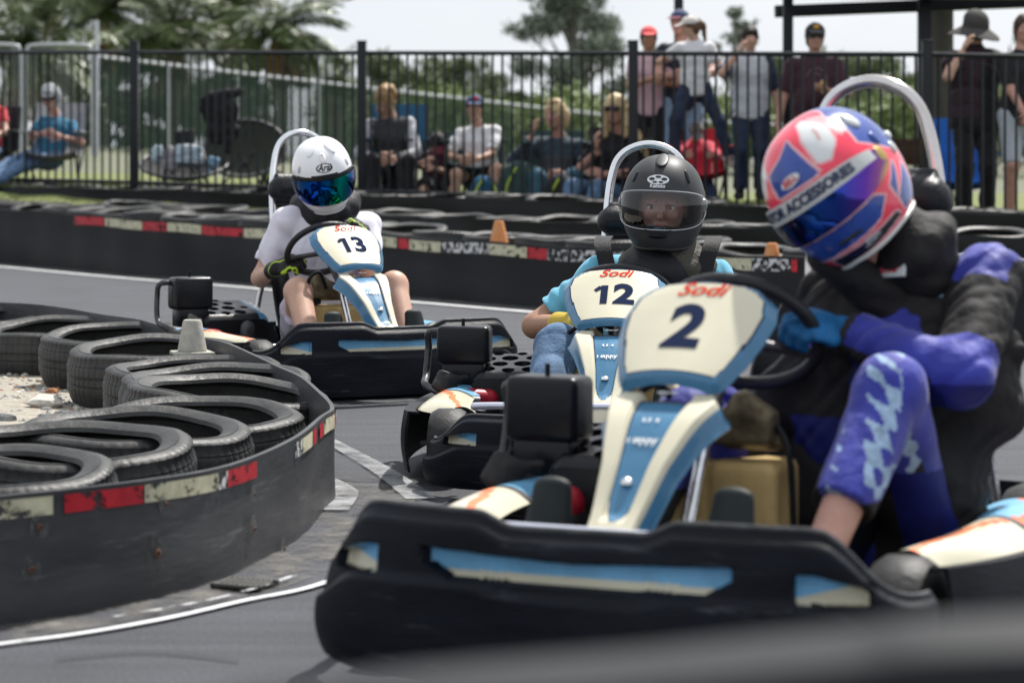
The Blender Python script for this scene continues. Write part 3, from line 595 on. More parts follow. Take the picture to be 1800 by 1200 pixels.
    for i, v in enumerate(np.linspace(0, 1, n2)):
        for j, u in enumerate(np.linspace(-1, 1, n1)):
            x = u*hvv(v); e = max(abs(u), abs(2*v-1)*.97); Pp[i, j] = b0+ad*Lp*v+V(x, 0, 0)+plate_n*(.022*(1-u*u)-.018*sstep(.86, 1.0, e))
            if i < n2-1 and j < n1-1:
                vi = (v-.075)/.85; ins = 0 < vi < 1 and abs(x) < hvv(.04+vi*.93)*.845; inl = -.012 < vi < 1.012 and abs(x) < hvv(.04+vi*.93)*.845+.0035; mi[i, j] = 1 if ins else (3 if inl else 2)
    q = MB(); sheet(q, Pp, .02, mi=mi, mback=2, flip=True)
    if (np.cross(Pp[1, 0]-Pp[0, 0], Pp[0, 1]-Pp[0, 0])@plate_n) > 0: pass
    plate = mk('number_plate', q, [blu, crm, blu, navy], root)
    surf = lambda a, b: b0+ad*(Lp*.5+b)+V(a, 0, 0)+plate_n*(.022*(1-(a/hvv(min(max(.5+b/Lp, 0), 1)))**2)+.0018)
    tv = [0, .2, .42, .65, .85, 1]; cyz = np.array([(0, .46, .515), (0, .375, .480), (0, .29, .41), (0, .215, .335), (0, .145, .27), (0, .11, .20)]); wv = [.135, .125, .098, .072, .056, .05]
    n1, n2 = 70, 90; tt = np.linspace(0, 1, n2); cen = np.stack([np.zeros(n2), np.interp(tt, np.linspace(0, 1, 41), spline(cyz, 8)[:, 1]), np.interp(tt, np.linspace(0, 1, 41), spline(cyz, 8)[:, 2])], 1)
    Tn = np.gradient(cen, axis=0); Tn /= np.linalg.norm(Tn, axis=1)[:, None]; Pk = np.zeros((n2, n1, 3)); mi = np.zeros((n2-1, n1-1), int)
    nk = np.array([nrm(np.cross(t, V(1, 0, 0))) for t in Tn]); nk *= np.sign(nk[:, 2:3]+1e-9)
    neck = {}
    for i, t in enumerate(tt):
        w_ = np.interp(t, [0, .08, .2, .42, .65, .85, 1], [.116, .132, .114, .078, .058, .050, .047])
        for j, u in enumerate(np.linspace(-1, 1, n1)):
            au = abs(u); prof = .012*math.exp(-((au-.62)/.16)**2)-.012*(au < .40)*1-.055*sstep(.72, 1, au); prof = -.010*sstep(.46, .38, au)*sstep(.70, .62, t)-.05*sstep(.78, 1.0, au)-.004*au
            tip = .02*sstep(.06, 0, t)*(1-sstep(.35, .5, au)); Pk[i, j] = cen[i]+V(u*w_, 0, 0)+nk[i]*(prof-tip)
            if i < n2-1 and j < n1-1:
                tw = .42*(1 if t < .5 else max(0, 1-((t-.5)/.18)**2)**.5); mi[i, j] = (0 if au < tw-.035 else 2) if au < tw else (1 if au < .84 else 0)
                if t < .07 and au < tw: mi[i, j] = 3
        neck[i] = w_
    q = MB(); sheet(q, Pk, .006, mi=mi, mback=1); fn = mk('front_fairing', q, [blu, crm, navy, blk], root)
    nsurf = lambda a, b: cen[int(b*(n2-1))]+V(a, 0, 0)+nk[int(b*(n2-1))]*(-.010+.003)
    q = MB().lathe([(0, .008), (.006, .007), (.011, .002), (.012, -.003)], nsurf(0, .5)+V(0, 0, 0), basis((0, -1, 0), nk[45]), 18); mk('bolt', q, steel, fn)
    for s_, sz, b_ in (('O 4', .022, .22), ('Happy', .024, .32)):
        v, f = text(s_, sz, .0006); q = MB(); decal(q, v, f, lambda a, b: nsurf(a, b_-b*1.6+0)+V(0, 0, 0)); mk('lettering', q, wht, fn)
    v, f = text('4x4', .028, .001, .4); q = MB(); decal(q, v, f, lambda a, b: cen[3]+V(a, 0, 0)+nk[3]*.004+nrm(cen[2]-cen[5])*b*.6+V(0, -.004, 0)); mk('lettering', q, wht, fn)
    # seat belt stub, roll hoop handled per kart
    q = MB().box((.28, 1.12, .2), (.012, .02, .035), bev=.004); mk('belt_buckle', q, mat('buckle_red', (.55, .02, .02), .4), root)
    return root, surf, Lp
def hoop(root, lean=0, x0=.06, zt=1.14, w=.165, camside=True, rust=False):
    pts = [(x0-w, 1.30, .20), (x0-w+.005, 1.35, .45), (x0-w*.92, 1.42, .8), (x0-w*.80, 1.44, zt-.13), (x0-w*.55, 1.445, zt-.035), (x0, 1.45, zt), (x0+w*.55, 1.445, zt-.035), (x0+w*.80, 1.44, zt-.13), (x0+w*.92, 1.42, .8), (x0+w-.005, 1.35, .45), (x0+w, 1.30, .20)]
    pts = [(x+lean*(z-.2), y, z) for x, y, z in pts]
    m = mat('hoop_worn', (.72, .73, .75), .17, metal=.92, col2=(.50, .45, .40), scale=5) if rust else steel
    h = mk('roll_hoop', MB().tube(pts, .015, 18, smooth=8), m, root)
    for s in (-1, 1): mk('brace', MB().tube([(x0+s*(w-.005), 1.34, .55), (x0+s*(w+.02), 1.46, .42), (x0+s*(w+.06), 1.5, .12)], .012, 8, smooth=5), steel, h)
    mk('belt_loop', MB().tube([(x0-w+.0, 1.36, .70), (x0-w+.07, 1.33, .68), (x0-w+.05, 1.28, .62), (x0-w, 1.34, .58)], .008, 8, smooth=5), steel, h)
    hr = smb([cap((x0-w*.75+lean*.6, 1.40, .86), (x0+w*.75+lean*.6, 1.40, .86), .055, .055), bx((x0+lean*.6, 1.42, .86), (w*.8, .012, .06), None, .01)], .009); mk('headrest', hr, blk, root)
    if camside:
        q = smb([bx((x0-w-.04, 1.31, .60), (.026, .02, .03), None, .008), cap((x0-w-.05, 1.30, .66), (x0-w-.015, 1.31, .675), .022, .02), cap((x0-w-.03, 1.31, .62), (x0-w-.02, 1.31, .50), .012), cap((x0-w-.06, 1.3, .56), (x0-w-.02, 1.31, .56), .018, .02), cap((x0-w-.02, 1.33, .67), (x0-w+.08, 1.36, .72), .006, .006)], .006)
        mk('belt_reel', q, blk, root)
def number(root, surf, Lp, s, size=.115, dx=0):
    q = MB()
    for ch, ox in zip(s, (-.27, .30) if len(s) == 2 else (0,)):
        if ch == '1':
            v, f = [], []
            for (ax_, ay_), (bx_, by_), w0, w1 in (((.03, -.34), (.03, .36), .085, .085), ((-.05, .30), (-.20, .17), .07, .05)):
                m0 = len(v); dr2 = nrm(V(bx_-ax_, by_-ay_)); n2_ = V(-dr2[1], dr2[0])
                for t in np.linspace(0, 1, 13):
                    p_ = V(ax_, ay_)+V(bx_-ax_, by_-ay_)*t; w_ = w0+(w1-w0)*t; v += [(p_-n2_*w_)*size, (p_+n2_*w_)*size]
                f += [[m0+2*k_, m0+2*k_+1, m0+2*k_+3, m0+2*k_+2] for k_ in range(12)]
            v, f = np.array(v), np.array(f)
        else: v, f = text(ch, size, .0050, 0, sub=.012)
        decal(q, v, f, lambda a, b: surf(a*1.12+ox*size+dx, b*1.15-Lp*.02))
    mk('race_number', q, navy, root)
    v, f = text('Sodi', .05, .0008, .35, sub=.02); q = MB(); decal(q, v, f, lambda a, b: surf(a*1.15, b+Lp*.36+.15*a*0)); mk('lettering', q, redink, root)
KZ = {2: 1.035, 12: .905, 13: 1.0}
KL = {13: ((-.425, 10.42), R(28)), 12: ((.245, 7.37), R(-7)), 2: ((.10, 4.52), R(-26))}
karts = {}
base, surf, Lp = kart_base()
for i, n in enumerate((13, 12, 2)):
    k = base if i == 0 else dup(base); karts[n] = k
for n, k in karts.items():
    (x, y), th = KL[n]; k.location = (x, y, 0); k.rotation_euler = (0, 0, th); k.scale = (1, 1, KZ[n])
tag(karts[13], 'racing kart with number 13 on its cream plate, farthest of the karts', 'kart', 'karts racing through the bend')
tag(karts[12], 'racing kart with number 12 on its plate, half hidden between the other karts', 'kart', 'karts racing through the bend')
tag(karts[2], 'racing kart with number 2 on its cream plate, nearest the camera', 'kart', 'karts racing through the bend')
hoop(karts[13], x0=.15, zt=1.12, w=.165); hoop(karts[12], x0=.05, zt=1.15, w=.16); hoop(karts[2], x0=.15, zt=1.12, w=.165, lean=-.07, rust=True, camside=False)
for n in karts: number(karts[n], surf, Lp, str(n), size={2: .14, 12: .115, 13: .115}[n])
for o in list(bpy.data.objects):
    if o.parent == karts[12] and o.name.split('.')[0] in ('nose_bumper', 'bumper_lip'): o.scale = (.88, 1, .80)
def kloc(n, p): (x, y), th = KL[n]; c, s = math.cos(th), math.sin(th); return V(x+p[0]*c-p[1]*s, y+p[0]*s+p[1]*c, p[2])
SS = {}
def driver(n, S, label):
    o = V(.05, 1.0, 0)
    sh = lambda p: tuple(V(*p)-o)
    S = dict(S)
    for a in ('P', 'C', 'H'): S[a] = sh(S[a])
    for a in ('hands', 'feet'): S[a] = tuple(sh(p) for p in S[a])
    S['head'] = False
    if S.get('spaint0'): f0 = S['spaint0']; S['spaint'] = lambda c: f0(c+o)
    if S.get('ppaint0'): f1 = S['ppaint0']; S['ppaint'] = lambda c: f1(c+o)
    SS['S'] = S
    return figure('person', tuple(kloc(n, o)), KL[n][1], label, S, 'kart drivers')
def hR(yaw=0, pitch=0, roll=0, base=0):
    """yaw: face to picture-left (+), pitch: nod forward, roll: crown towards picture-left (+); base undoes the kart's heading"""
    m = Matrix.Rotation(-R(base), 3, 'Z')@Matrix.Rotation(-R(roll), 3, 'Y')@Matrix.Rotation(-R(yaw), 3, 'Z')@Matrix.Rotation(R(pitch), 3, 'X'); return np.array(m)
skinA = mat('skin_fair', (.52, .32, .24), .5, var=.1, scale=12); skinB = mat('skin_tan', (.36, .20, .13), .5, var=.1, scale=12); skinP = mat('skin_pink', (.50, .28, .22), .5, var=.12, scale=12)
# --- driver 13
glv = [mat('glove_black', (.012, .012, .014), .6, var=.3, scale=60, bump=.3), mat('glove_neon', (.42, .62, .03), .5)]
def gp(c): return ((np.abs(((c@V(9, 14, 6)) % 1)-.5) < .07) & (c[:, 2] > .0)).astype(int)
wc = V(0, .85, .60); vv = nrm((0, -.63, .776)); rimp = lambda deg: wc+V(1, 0, 0)*.165*math.cos(R(deg))+vv*.145*math.sin(R(deg))
tee = lambda nm, c: mat(nm, c, .85, var=.05, scale=30, bump=.15, bscale=18, sheen=.2)
def grip(deg, side):
    p = rimp(deg); return p+V(side*.028, .065, -.02)
d13, j13 = driver(13, dict(P=(.09, 1.04, .21), C=(.13, 1.10, .745), H=(.08, 1.0, .90), k=1.02, b=1.04, sw=.185, hands=(grip(212, -1), grip(42, 1)+V(.035, -.01, .025)), ep=((-.35, .3, -1), (.35, .5, -.8)),
    hd=((.45, -.85, .25), (-.45, -.8, .3)), pn=((.6, -.2, -.3), (-.6, -.3, -.3)), td=((.2, -.2, 1), (0, -.2, 1)), curl=1.15, feet=((-.24, .40, .14), (.22, .40, .14)), kp=((-.25, -.1, 1), (.25, -.1, 1)), fd=((-.1, -1, .5), (.1, -1, .5)),
    skin=skinA, shirt=tee('white_tee', (.72, .70, .80)), sleeve=.72, pants=tee('pale_shorts', (.50, .46, .55)), pname='shorts', leg=.62, shoes=rub, glove=glv, gpaint=gp, res=.009, cres=.007, fold=.011, ff=26),
    'driver in a white helmet, white tee and pale shorts at the wheel of kart 13')
# --- driver 12
d12, j12 = driver(12, dict(P=(.08, 1.04, .20), C=(.11, 1.12, .635), H=(.12, 1.06, .81), k=1.0, b=1.05, sw=.185, hands=(V(-.17, .88, .46), grip(-35, 1)+V(0, 0, -.03)), ep=((-1, .1, -.7), (1, .1, -.3)),
    hd=((.4, -.85, .3), (-.45, -.8, .3)), pn=((.6, -.2, -.3), (-.6, -.3, -.3)), td=((.2, -.2, 1), (0, -.2, 1)), curl=1.15, feet=((-.22, .38, .14), (.22, .38, .14)), kp=((-.35, -.1, 1), (.35, -.1, 1)), fd=((-.1, -1, .5), (.1, -1, .5)),
    skin=skinB, shirt=tee('sky_tee', (.13, .42, .58)), sleeve=.72, pants=mat('blue_denim', (.10, .17, .28), .8, var=.35, scale=16, bump=.3, bscale=120), leg=1.9, shoes=rub, glove=[mat('glove_yellow', (.5, .36, .04), .6)], res=.009, cres=.007, fold=.011, ff=26),
    'driver in a matt black helmet and sky blue tee looking out of kart 12')
# --- driver 2
suit = [mat('suit_blue', (.030, .038, .30), .6, var=.3, scale=6, bump=.5, bscale=34, sheen=.2), mat('suit_charcoal', (.018, .017, .018), .75, var=.3, scale=10, bump=.5, bscale=34), mat('suit_pale', (.30, .42, .58), .6, var=.4, scale=40), mat('suit_blue_shade', (.012, .016, .14), .6, var=.2, scale=8)]  # last entry is the suit blue with shade painted into it
def segd(c, a, b):
    ab = b-a; h = np.clip(((c-a)@ab)/ab.dot(ab), 0, 1); return c-a-h[:, None]*ab, h
def sp2(c):
    m = np.ones(len(c), int); A = SS['S']['_arms']
    for i in (0, 1):
        o = V(.05, 1.0, 0); s_, e_, w_ = A[i]
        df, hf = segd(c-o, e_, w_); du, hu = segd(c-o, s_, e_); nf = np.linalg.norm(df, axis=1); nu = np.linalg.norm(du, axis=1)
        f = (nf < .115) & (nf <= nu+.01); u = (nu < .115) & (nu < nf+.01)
        m[f] = np.where(df[f, 2] > -.012, 0, np.where(df[f, 2] > -.04, 1, 3)); m[f & (hf > .90)] = 1  # forearm: blue on top, black band, shaded blue painted on the underside
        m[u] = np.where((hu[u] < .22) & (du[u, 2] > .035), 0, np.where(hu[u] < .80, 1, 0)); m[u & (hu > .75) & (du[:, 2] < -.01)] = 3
    x, y, z = c.T; body = (np.abs(x-.22) < .15); m[body & (y < 1.08) & (z < .45)] = 3  # lower torso takes the shaded blue
    m[(x > .36) & (x < .375) & (z > .70) & (y < 1.12)] = 2
    return m
def pp2(c):
    x, y, z = c.T; m = np.zeros(len(c), int)
    rt = x > .05; kx = .30
    f = np.sin(y*38+x*20)*np.sin(z*41+x*13)
    m[rt & (x > .30) & (x < .40) & (y < .86) & (z > .34) & (np.sin(y*95+x*60)*np.sin(z*88+x*40) > -.1) & (np.sin(x*55+z*12) > -.3)] = 2
    m[rt & (x < .285+.04*np.sin(z*9))] = 1; m[rt & (y > .80) & (x < .40)] = 1
    m[(z < .33) & (y < .62)] = 1
    m[rt & (x > .33) & (z < .36) & (y > .62)] = 3  # low outer thigh painted with the shaded blue
    return m
d2, j2 = driver(2, dict(P=(.22, 1.03, .20), hl=(1, 0, 0), C=(.31, 1.10, .70), H=(.19, .96, .90), lat=(1, .18, .50), rawlat=1, hem=0, k=1.06, b=.98, lb=.92, sw=.155, hands=(grip(165, -1), grip(8, 1)+V(.01, .01, .03)), ep=((-.2, .1, -1), (1, -.25, -.40)),
    hd=((.45, -.85, .25), (-.55, -.75, .2)), pn=((.6, -.2, -.3), (-.6, -.3, -.3)), td=((.2, -.2, 1), (0, -.2, 1)), curl=1.2, feet=((-.13, .40, .15), (.30, .44, .20)), kp=((-.25, -.1, 1), (.15, -.05, 1)), fd=((-.1, -1, .5), (.1, -1, .5)),
    skin=skinP, shirt=suit, sname='race_suit_top', sleeve=1.92, spaint0=sp2, pants=suit, ppaint0=pp2, pname='race_suit_trousers', leg=1.62, shoes=rub, glove=[mat('glove_blue', (.012, .12, .30), .6, var=.3, scale=20, bump=.3)], res=.009, cres=.0058, cg=.014, pg=.006, fold=.0055, ff=44),
    'driver in a pink and blue helmet and blue race suit leaning in kart 2')
def rel(root, p, n): return tuple(V(*p)-V(.05, 1.0, 0))
# helmets (children of the drivers)
hblk = mat('helmet_gunmetal', (.045, .047, .05), .5, metal=.2, var=.06, scale=4); hw_ = mat('helmet_white', (.80, .80, .82), .22, coat=.5, var=.02, scale=3)
irid = ramp_mat('visor_teal', [(0, (.0, .03, .09)), (.22, (.0, .04, .35)), (.36, (.0, .16, .45)), (.42, (.0, .05, .09)), (.55, (.0, .34, .28)), (.66, (.0, .16, .16)), (.78, (.0, .04, .22)), (1, (.01, .02, .06))], .06, .95)  # fixed colour bands stand in for the coating's shifting sheen
R13 = hR(yaw=-8, pitch=26, roll=10, base=28)
h13, X13 = helmet(d13, rel(d13, (.065, 1.00, .925), 13), R13, dict(mats=[hw_, mat('seal_black', (.01, .01, .012), .5)], visor=irid, trim=mat('trim_white', (.6, .6, .6), .4), pivot=mat('pivot_dark', (.03, .03, .035), .3)), k=1.05,
    paint=lambda a, e: 1 if abs(a) < 88 and e < 25-abs(a)*.05-((a/88)**4)*8 and e > -19+((a/88)**6)*14 else 0)
on_helmet(h13, X13, [(0, 50, (.014, .026, .007), hw_, 'vent'), (-34, 64, (.016, .034, .006), hw_, 'vent'), (34, 64, (.016, .034, .006), hw_, 'vent'), (-52, 32, (.010, .016, .003), mat('vent_grey', (.4, .41, .43), .4), 'vent'), (52, 32, (.01, .016, .003), mat('vent_grey', (.4, .41, .43), .4), 'vent'), (-10, -24.5, (.015, .003, .002), blk, 'vent'), (14, -24.5, (.015, .003, .002), blk, 'vent'), (0, 54, (.0025, .007, .0105), blk, 'vent')])
helmet_ring(h13, X13, 0, 35, .036, .0175, mat('logo_black', (.01, .01, .014), .4), 'logo_ring', .0028)
helmet_text(h13, X13, 'Arai', .034, 0, 35, mat('logo_black', (.01, .01, .014), .4), 'lettering', bold=.02, shear=.35)
VE[:] = [19, -23]
R12 = hR(yaw=9, pitch=2, roll=-2, base=-7)
clear = glass('visor_clear', (.74, .74, .77), .04, .02)
h12, X12 = helmet(d12, rel(d12, (.125, 1.04, .835), 12), R12, dict(mats=[hblk, mat('seal_black', (.01, .01, .012), .5)], visor=clear, trim=mat('trim_black', (.015, .015, .016), .5), open=True, pivot=mat('pivot_grey', (.25, .26, .28), .25, metal=.6)), k=1.06)
on_helmet(h12, X12, [(0, 62, (.02, .045, .004), hblk, 'vent'), (-38, 36, (.008, .02, .004), blkgl, 'vent'), (40, 38, (.008, .024, .004), blkgl, 'vent'), (0, -31, (.03, .008, .006), blkgl, 'vent'), (0, -24, (.045, .005, .006), hblk, 'vent')])
lgm = mat('logo_silver', (.72, .73, .75), .35)
helmet_ring(h12, X12, -2, 32, .034, .0145, lgm, 'logo_ring', fill=True)
for ox, oy, ra, rb in ((0, .0075, .009, .0038), (-.019, .001, .009, .0045), (.019, .001, .009, .0045), (-.009, -.008, .007, .003), (.009, -.008, .007, .003)): helmet_ring(h12, X12, -2+math.degrees(ox/.14), 32+math.degrees(oy/.145), ra, rb, hblk, 'logo_mark', fill=True, off=.0022)
helmet_text(h12, X12, 'Kabuto', .015, -2, 24.6, lgm, 'lettering', bold=.03)
# face behind the clear visor (part of the same driver)
fh = V(*rel(d12, (.125, 1.045, .83), 12)); face = smb(head_prims(fh, R12, .98), .004); mk('face', face, mat('face_skin', (.46, .27, .2), .5, var=.08, scale=20), d12, smooth='full')
dress_head(d12, fh, R12, .98, dict(hairm=mat('hair_dark', (.02, .014, .01), .6)))
# helmet 2
hp2 = [mat('h_pink', (.86, .05, .10), .22, coat=.6), mat('h_blue', (.02, .06, .30), .25, coat=.6, var=.25, scale=20), mat('h_white', (.66, .68, .68), .25, coat=.5), mat('h_edge', (.72, .40, .42), .3, coat=.5), mat('h_black', (.01, .01, .014), .3, coat=.5), mat('h_peach', (.88, .34, .36), .25, coat=.5)]
def inpoly(x, y, P_):
    c = False; j = len(P_)-1
    for i in range(len(P_)):
        if (P_[i][1] > y) != (P_[j][1] > y) and x < (P_[j][0]-P_[i][0])*(y-P_[i][1])/(P_[j][1]-P_[i][1])+P_[i][0]: c = not c
        j = i
    return c
polys = [([(-14, 24), (26, 24), (20, 44), (12, 62), (-2, 50), (-20, 42)], 1), ([(30, 30), (40, 28), (56, 38), (66, 56), (60, 74), (40, 72), (30, 52)], 2), ([(-62, 40), (-34, 28), (-26, 44), (-42, 58)], 2),
         ([(74, 26), (118, -6), (150, 10), (170, 50), (140, 75), (86, 60)], 1), ([(-150, -20), (-74, 26), (-90, 60), (-150, 70)], 1),
         ([(-54, -15), (50, -15), (60, -22), (46, -32), (-40, -33), (-54, -26)], 1), ([(72, -20), (96, -6), (92, -14), (76, -32)], 1), ([(78, -34), (112, -14), (122, -44), (84, -46)], 1), ([(-16, -36), (66, -40), (74, -46), (-20, -48)], 4), ([(124, -2), (170, 6), (170, -44), (128, -44)], 5), ([(66, 40), (82, 40), (86, 62), (70, 72)], 5)]
def paint2(a, e):
    def q(a, e):
        for P_, m in polys:
            if inpoly(a, e, P_): return m
        return 0
    m = q(a, e)
    for da, de in ((3, 0), (-3, 0), (0, 2), (0, -2)):
        if q(a+da, e+de) != m and m in (0, 5): return 3
    return m
gold = ramp_mat('visor_violet', [(0, (.02, .012, .01)), (.25, (.012, .008, .03)), (.4, (.01, .02, .08)), (.55, (.015, .09, .42)), (.74, (.02, .05, .34)), (.90, (.10, .03, .30)), (.97, (.22, .07, .20)), (1, (.5, .35, .12))], .1, .85)  # coating's sheen painted in from dark through blue to violet
R2 = hR(yaw=36, pitch=4, roll=36, base=-26)
VE[:] = [19, -13]
h2, X2 = helmet(d2, rel(d2, (.183, .93, .925), 2), R2, dict(mats=hp2, visor=gold, trim=mat('trim_pale', (.62, .64, .60), .35), pivot=mat('pivot_gold', (.5, .36, .12), .25, metal=.7)), paint=paint2, k=1.03, n=(360, 200))
q = MB(); G = []
for a in np.linspace(-R(72), R(72), 50):
    tp, bt = vis_edge(a); G.append([X2(HP(a, tp+R(1.5)-R(12.5)*t, .0088)) for t in np.linspace(0, 1, 5)])
q.grid(np.array(G)); sv = mk('visor_strip', q, mat('strip_white', (.56, .57, .56), .4), h2)
v, f = text('MOTOR ACCESSORIES', .024, .0012, .1, sub=.01); q = MB(); decal(q, v, f, lambda a, b: X2(HP(a/.145, vis_edge(a/.145)[0]-R(4.6)+b/.14, .0102))); mk('lettering', q, mat('strip_ink', (.02, .03, .08), .4), h2)
helmet_ring(h2, X2, 2, 30.5, .024, .010, hp2[2], 'logo_ring', fill=True, rot=.1); helmet_text(h2, X2, 'BELL', .017, 2, 30.5, mat('logo_red', (.6, .03, .05), .4), 'lettering', bold=.03, rot=.1, off=.0025)
helmet_ring(h2, X2, 74, 44, .02, .014, hp2[2], 'logo_ring', thick=.003); helmet_text(h2, X2, 'FREEM', .012, 48, 50, mat('logo_red', (.6, .03, .05), .4), 'lettering', rot=1.2)
helmet_text(h2, X2, 'HELMETS', .012, 30, -41.5, hp2[2], 'lettering', rot=.05); helmet_text(h2, X2, 'BELL', .017, 30, -37.5, hp2[2], 'lettering', bold=.02, rot=.05)
on_helmet(h2, X2, [(95, 42, (.016, .024, .008), hp2[2], 'vent'), (112, 0, (.010, .014, .007), hp2[2], 'vent'), (128, 8, (.014, .01, .008), hp2[2], 'vent'), (96, 18, (.012, .016, .006), hp2[1], 'vent'), (16, -27, (.03, .005, .004), hp2[4], 'vent')])
# neck rolls, braces and straps
def collar(parent, c, Rm, r=(.125, .135, .05), m=blk, name='neck_brace', dz=-.135, extra=()):
    c = V(*c); P_ = lambda x, y, z: c+Rm@V(x, y, z); pts = [P_(r[0]*.8*math.cos(t), .015+r[1]*.75*math.sin(t), dz) for t in np.linspace(0, 2*math.pi, 13)]
    q = smb([cap(pts[i], pts[i+1], r[2], r[2], k=.02) for i in range(12)]+[ecp(P_(0, .01, dz-.03), P_(0, .0, dz+.03), Rm[:, 0], Rm[:, 1], (r[0]*.85, r[1]*.85), (r[0]*.8, r[1]*.8), k=.03)]+list(extra), .007, fold=.003, ffreq=40); return mk(name, q, m, parent)
collar(d13, rel(d13, (.075, 1.04, .905), 13), R13, m=mat('collar_black', (.012, .012, .016), .6, bump=.3, var=.2), r=(.135, .14, .052), dz=-.14)
col12 = collar(d12, rel(d12, (.14, 1.06, .80), 12), R12, m=mat('brace_olive', (.055, .052, .04), .6, bump=.4, var=.3, scale=30), r=(.15, .12, .042), dz=-.165)
collar(d12, rel(d12, (.115, 1.04, .775), 12), R12, m=mat('collar_black', (.012, .012, .016), .6), r=(.11, .12, .05), dz=-.155, name='collar')
cbk = mat('collar_charcoal', (.016, .015, .016), .7, bump=.4, var=.3, scale=20)
collar(d2, rel(d2, (.225, 1.0, .90), 2), R2, m=cbk, r=(.092, .10, .028), dz=-.145)
o_ = V(.05, 1.0, 0)
q = smb([cap(V(.165, .92, .80)-o_+V(0, .0, -.02), V(.27, 1.02, .68)-o_, .045, .05, k=.04)], .01, fold=.008); mk('suit_collar', q, cbk, d2)
def strap(parent, pts, w_, name='harness_strap', m=None, up=(1, 0, 0), t=.004):
    pts = spline(pts, 8); G = [[p-V(*up)*w_/2-o_, p-o_, p+V(*up)*w_/2-o_] for p in pts]; q = MB(); sheet(q, np.array(G), t); return mk(name, q, m or mat('strap_black', (.015, .015, .017), .7, bump=.3, bscale=200), parent)
for x in (-.075, .285): strap(d12, [V(x, 1.14, .735), V(x+.0, 1.03, .715), V(x+(.02 if x < 0 else -.02), .985, .64), V(x+(.04 if x < 0 else -.04), .98, .52), V(x+(.06 if x < 0 else -.06), .98, .35)], .055)
v, f = text('AP', .05, .001); q = MB()
v, f = text('LIV', .045, .0012, .2)
q = MB(); decal(q, v, f, lambda a, b: V(.18+a, .985+abs(a)*.1, .60+b+a*.4)-o_); mk('print', q, mat('tee_print', (.55, .75, .8), .6), d12)
q = MB().box(V(.285, .965, .755)-o_, (.035, .004, .016), basis((-.3, -1, .3), (0, .3, 1)), bev=.002); lb = mk('collar_label', q, hp2[2], d2)
v, f = text('OMP', .022, .001); Rl = basis((-.3, -1, .3), (0, .3, 1)); q = MB(); decal(q, v, f, lambda a, b: V(.285, .965, .755)-o_+Rl@V(a, -.0055, b)); mk('lettering', q, mat('logo_red', (.6, .03, .05), .4), lb)
# ---------------------------------------------------------------- ground
def polyx(tab, v):  # (px, scale) table -> world x, y at photo column px
    s = np.interp(v, [t[0] for t in tab], [t[1] for t in tab]); d = F/s; return (v-900)/s, d
asph = mat('asphalt', (.060, .063, .073), .75, var=.20, scale=2.2, bump=.6, bscale=260)
def grain(m):
    n = m.node_tree; b = n.nodes['Principled BSDF']; src = b.inputs['Base Color'].links[0].from_socket; t = n.nodes.new('ShaderNodeTexCoord'); q = n.nodes.new('ShaderNodeMapping'); q.inputs['Scale'].default_value = (.5, 7, 1); q.inputs['Rotation'].default_value = (0, 0, .12)
    x = n.nodes.new('ShaderNodeTexNoise'); x.inputs['Scale'].default_value = 1.6; x.inputs['Detail'].default_value = 6; y = n.nodes.new('ShaderNodeTexNoise'); y.inputs['Scale'].default_value = 130; y.inputs['Detail'].default_value = 2
    r = n.nodes.new('ShaderNodeMapRange'); r.inputs['From Min'].default_value = .35; r.inputs['From Max'].default_value = .6; r.inputs['To Min'].default_value = .82; r.inputs['To Max'].default_value = 1.06
    r2 = n.nodes.new('ShaderNodeMapRange'); r2.inputs['From Min'].default_value = .35; r2.inputs['From Max'].default_value = .65; r2.inputs['To Min'].default_value = .7; r2.inputs['To Max'].default_value = 1.4
    mu = n.nodes.new('ShaderNodeMath'); mu.operation = 'MULTIPLY'; vm = n.nodes.new('ShaderNodeVectorMath'); vm.operation = 'SCALE'; l = n.links.new
    l(t.outputs['Object'], q.inputs[0]); l(q.outputs[0], x.inputs['Vector']); l(t.outputs['Object'], y.inputs['Vector']); l(x.outputs['Fac'], r.inputs[0]); l(y.outputs['Fac'], r2.inputs[0]); l(r.outputs[0], mu.inputs[0]); l(r2.outputs[0], mu.inputs[1])
    l(src, vm.inputs[0]); l(mu.outputs[0], vm.inputs['Scale']); l(vm.outputs[0], b.inputs['Base Color'])
grain(asph)
def noisy_alpha(m, scale, lo, hi, stretch=(1, 1, 1)):
    n = m.node_tree; b = n.nodes['Principled BSDF']; t = n.nodes.new('ShaderNodeTexCoord'); q = n.nodes.new('ShaderNodeMapping'); q.inputs['Scale'].default_value = stretch
    x = n.nodes.new('ShaderNodeTexNoise'); x.inputs['Scale'].default_value = scale; x.inputs['Detail'].default_value = 9; x.inputs['Roughness'].default_value = .7
    r = n.nodes.new('ShaderNodeMapRange'); r.inputs['From Min'].default_value = lo; r.inputs['From Max'].default_value = hi
    n.links.new(t.outputs['Object'], q.inputs[0]); n.links.new(q.outputs[0], x.inputs['Vector']); n.links.new(x.outputs['Fac'], r.inputs[0]); n.links.new(r.outputs[0], b.inputs['Alpha']); return m
gx = np.concatenate([[-400, -60, -25], np.linspace(-12, 12, 60), [25, 60, 400]]); gy = np.concatenate([[-30, 0], np.linspace(2, 40, 90), [60, 900]])
G = np.array([[(x, y, 0) for x in gx] for y in gy]); q = MB().grid(G, flip=True); tag(mk('track', q, asph), kind='structure')
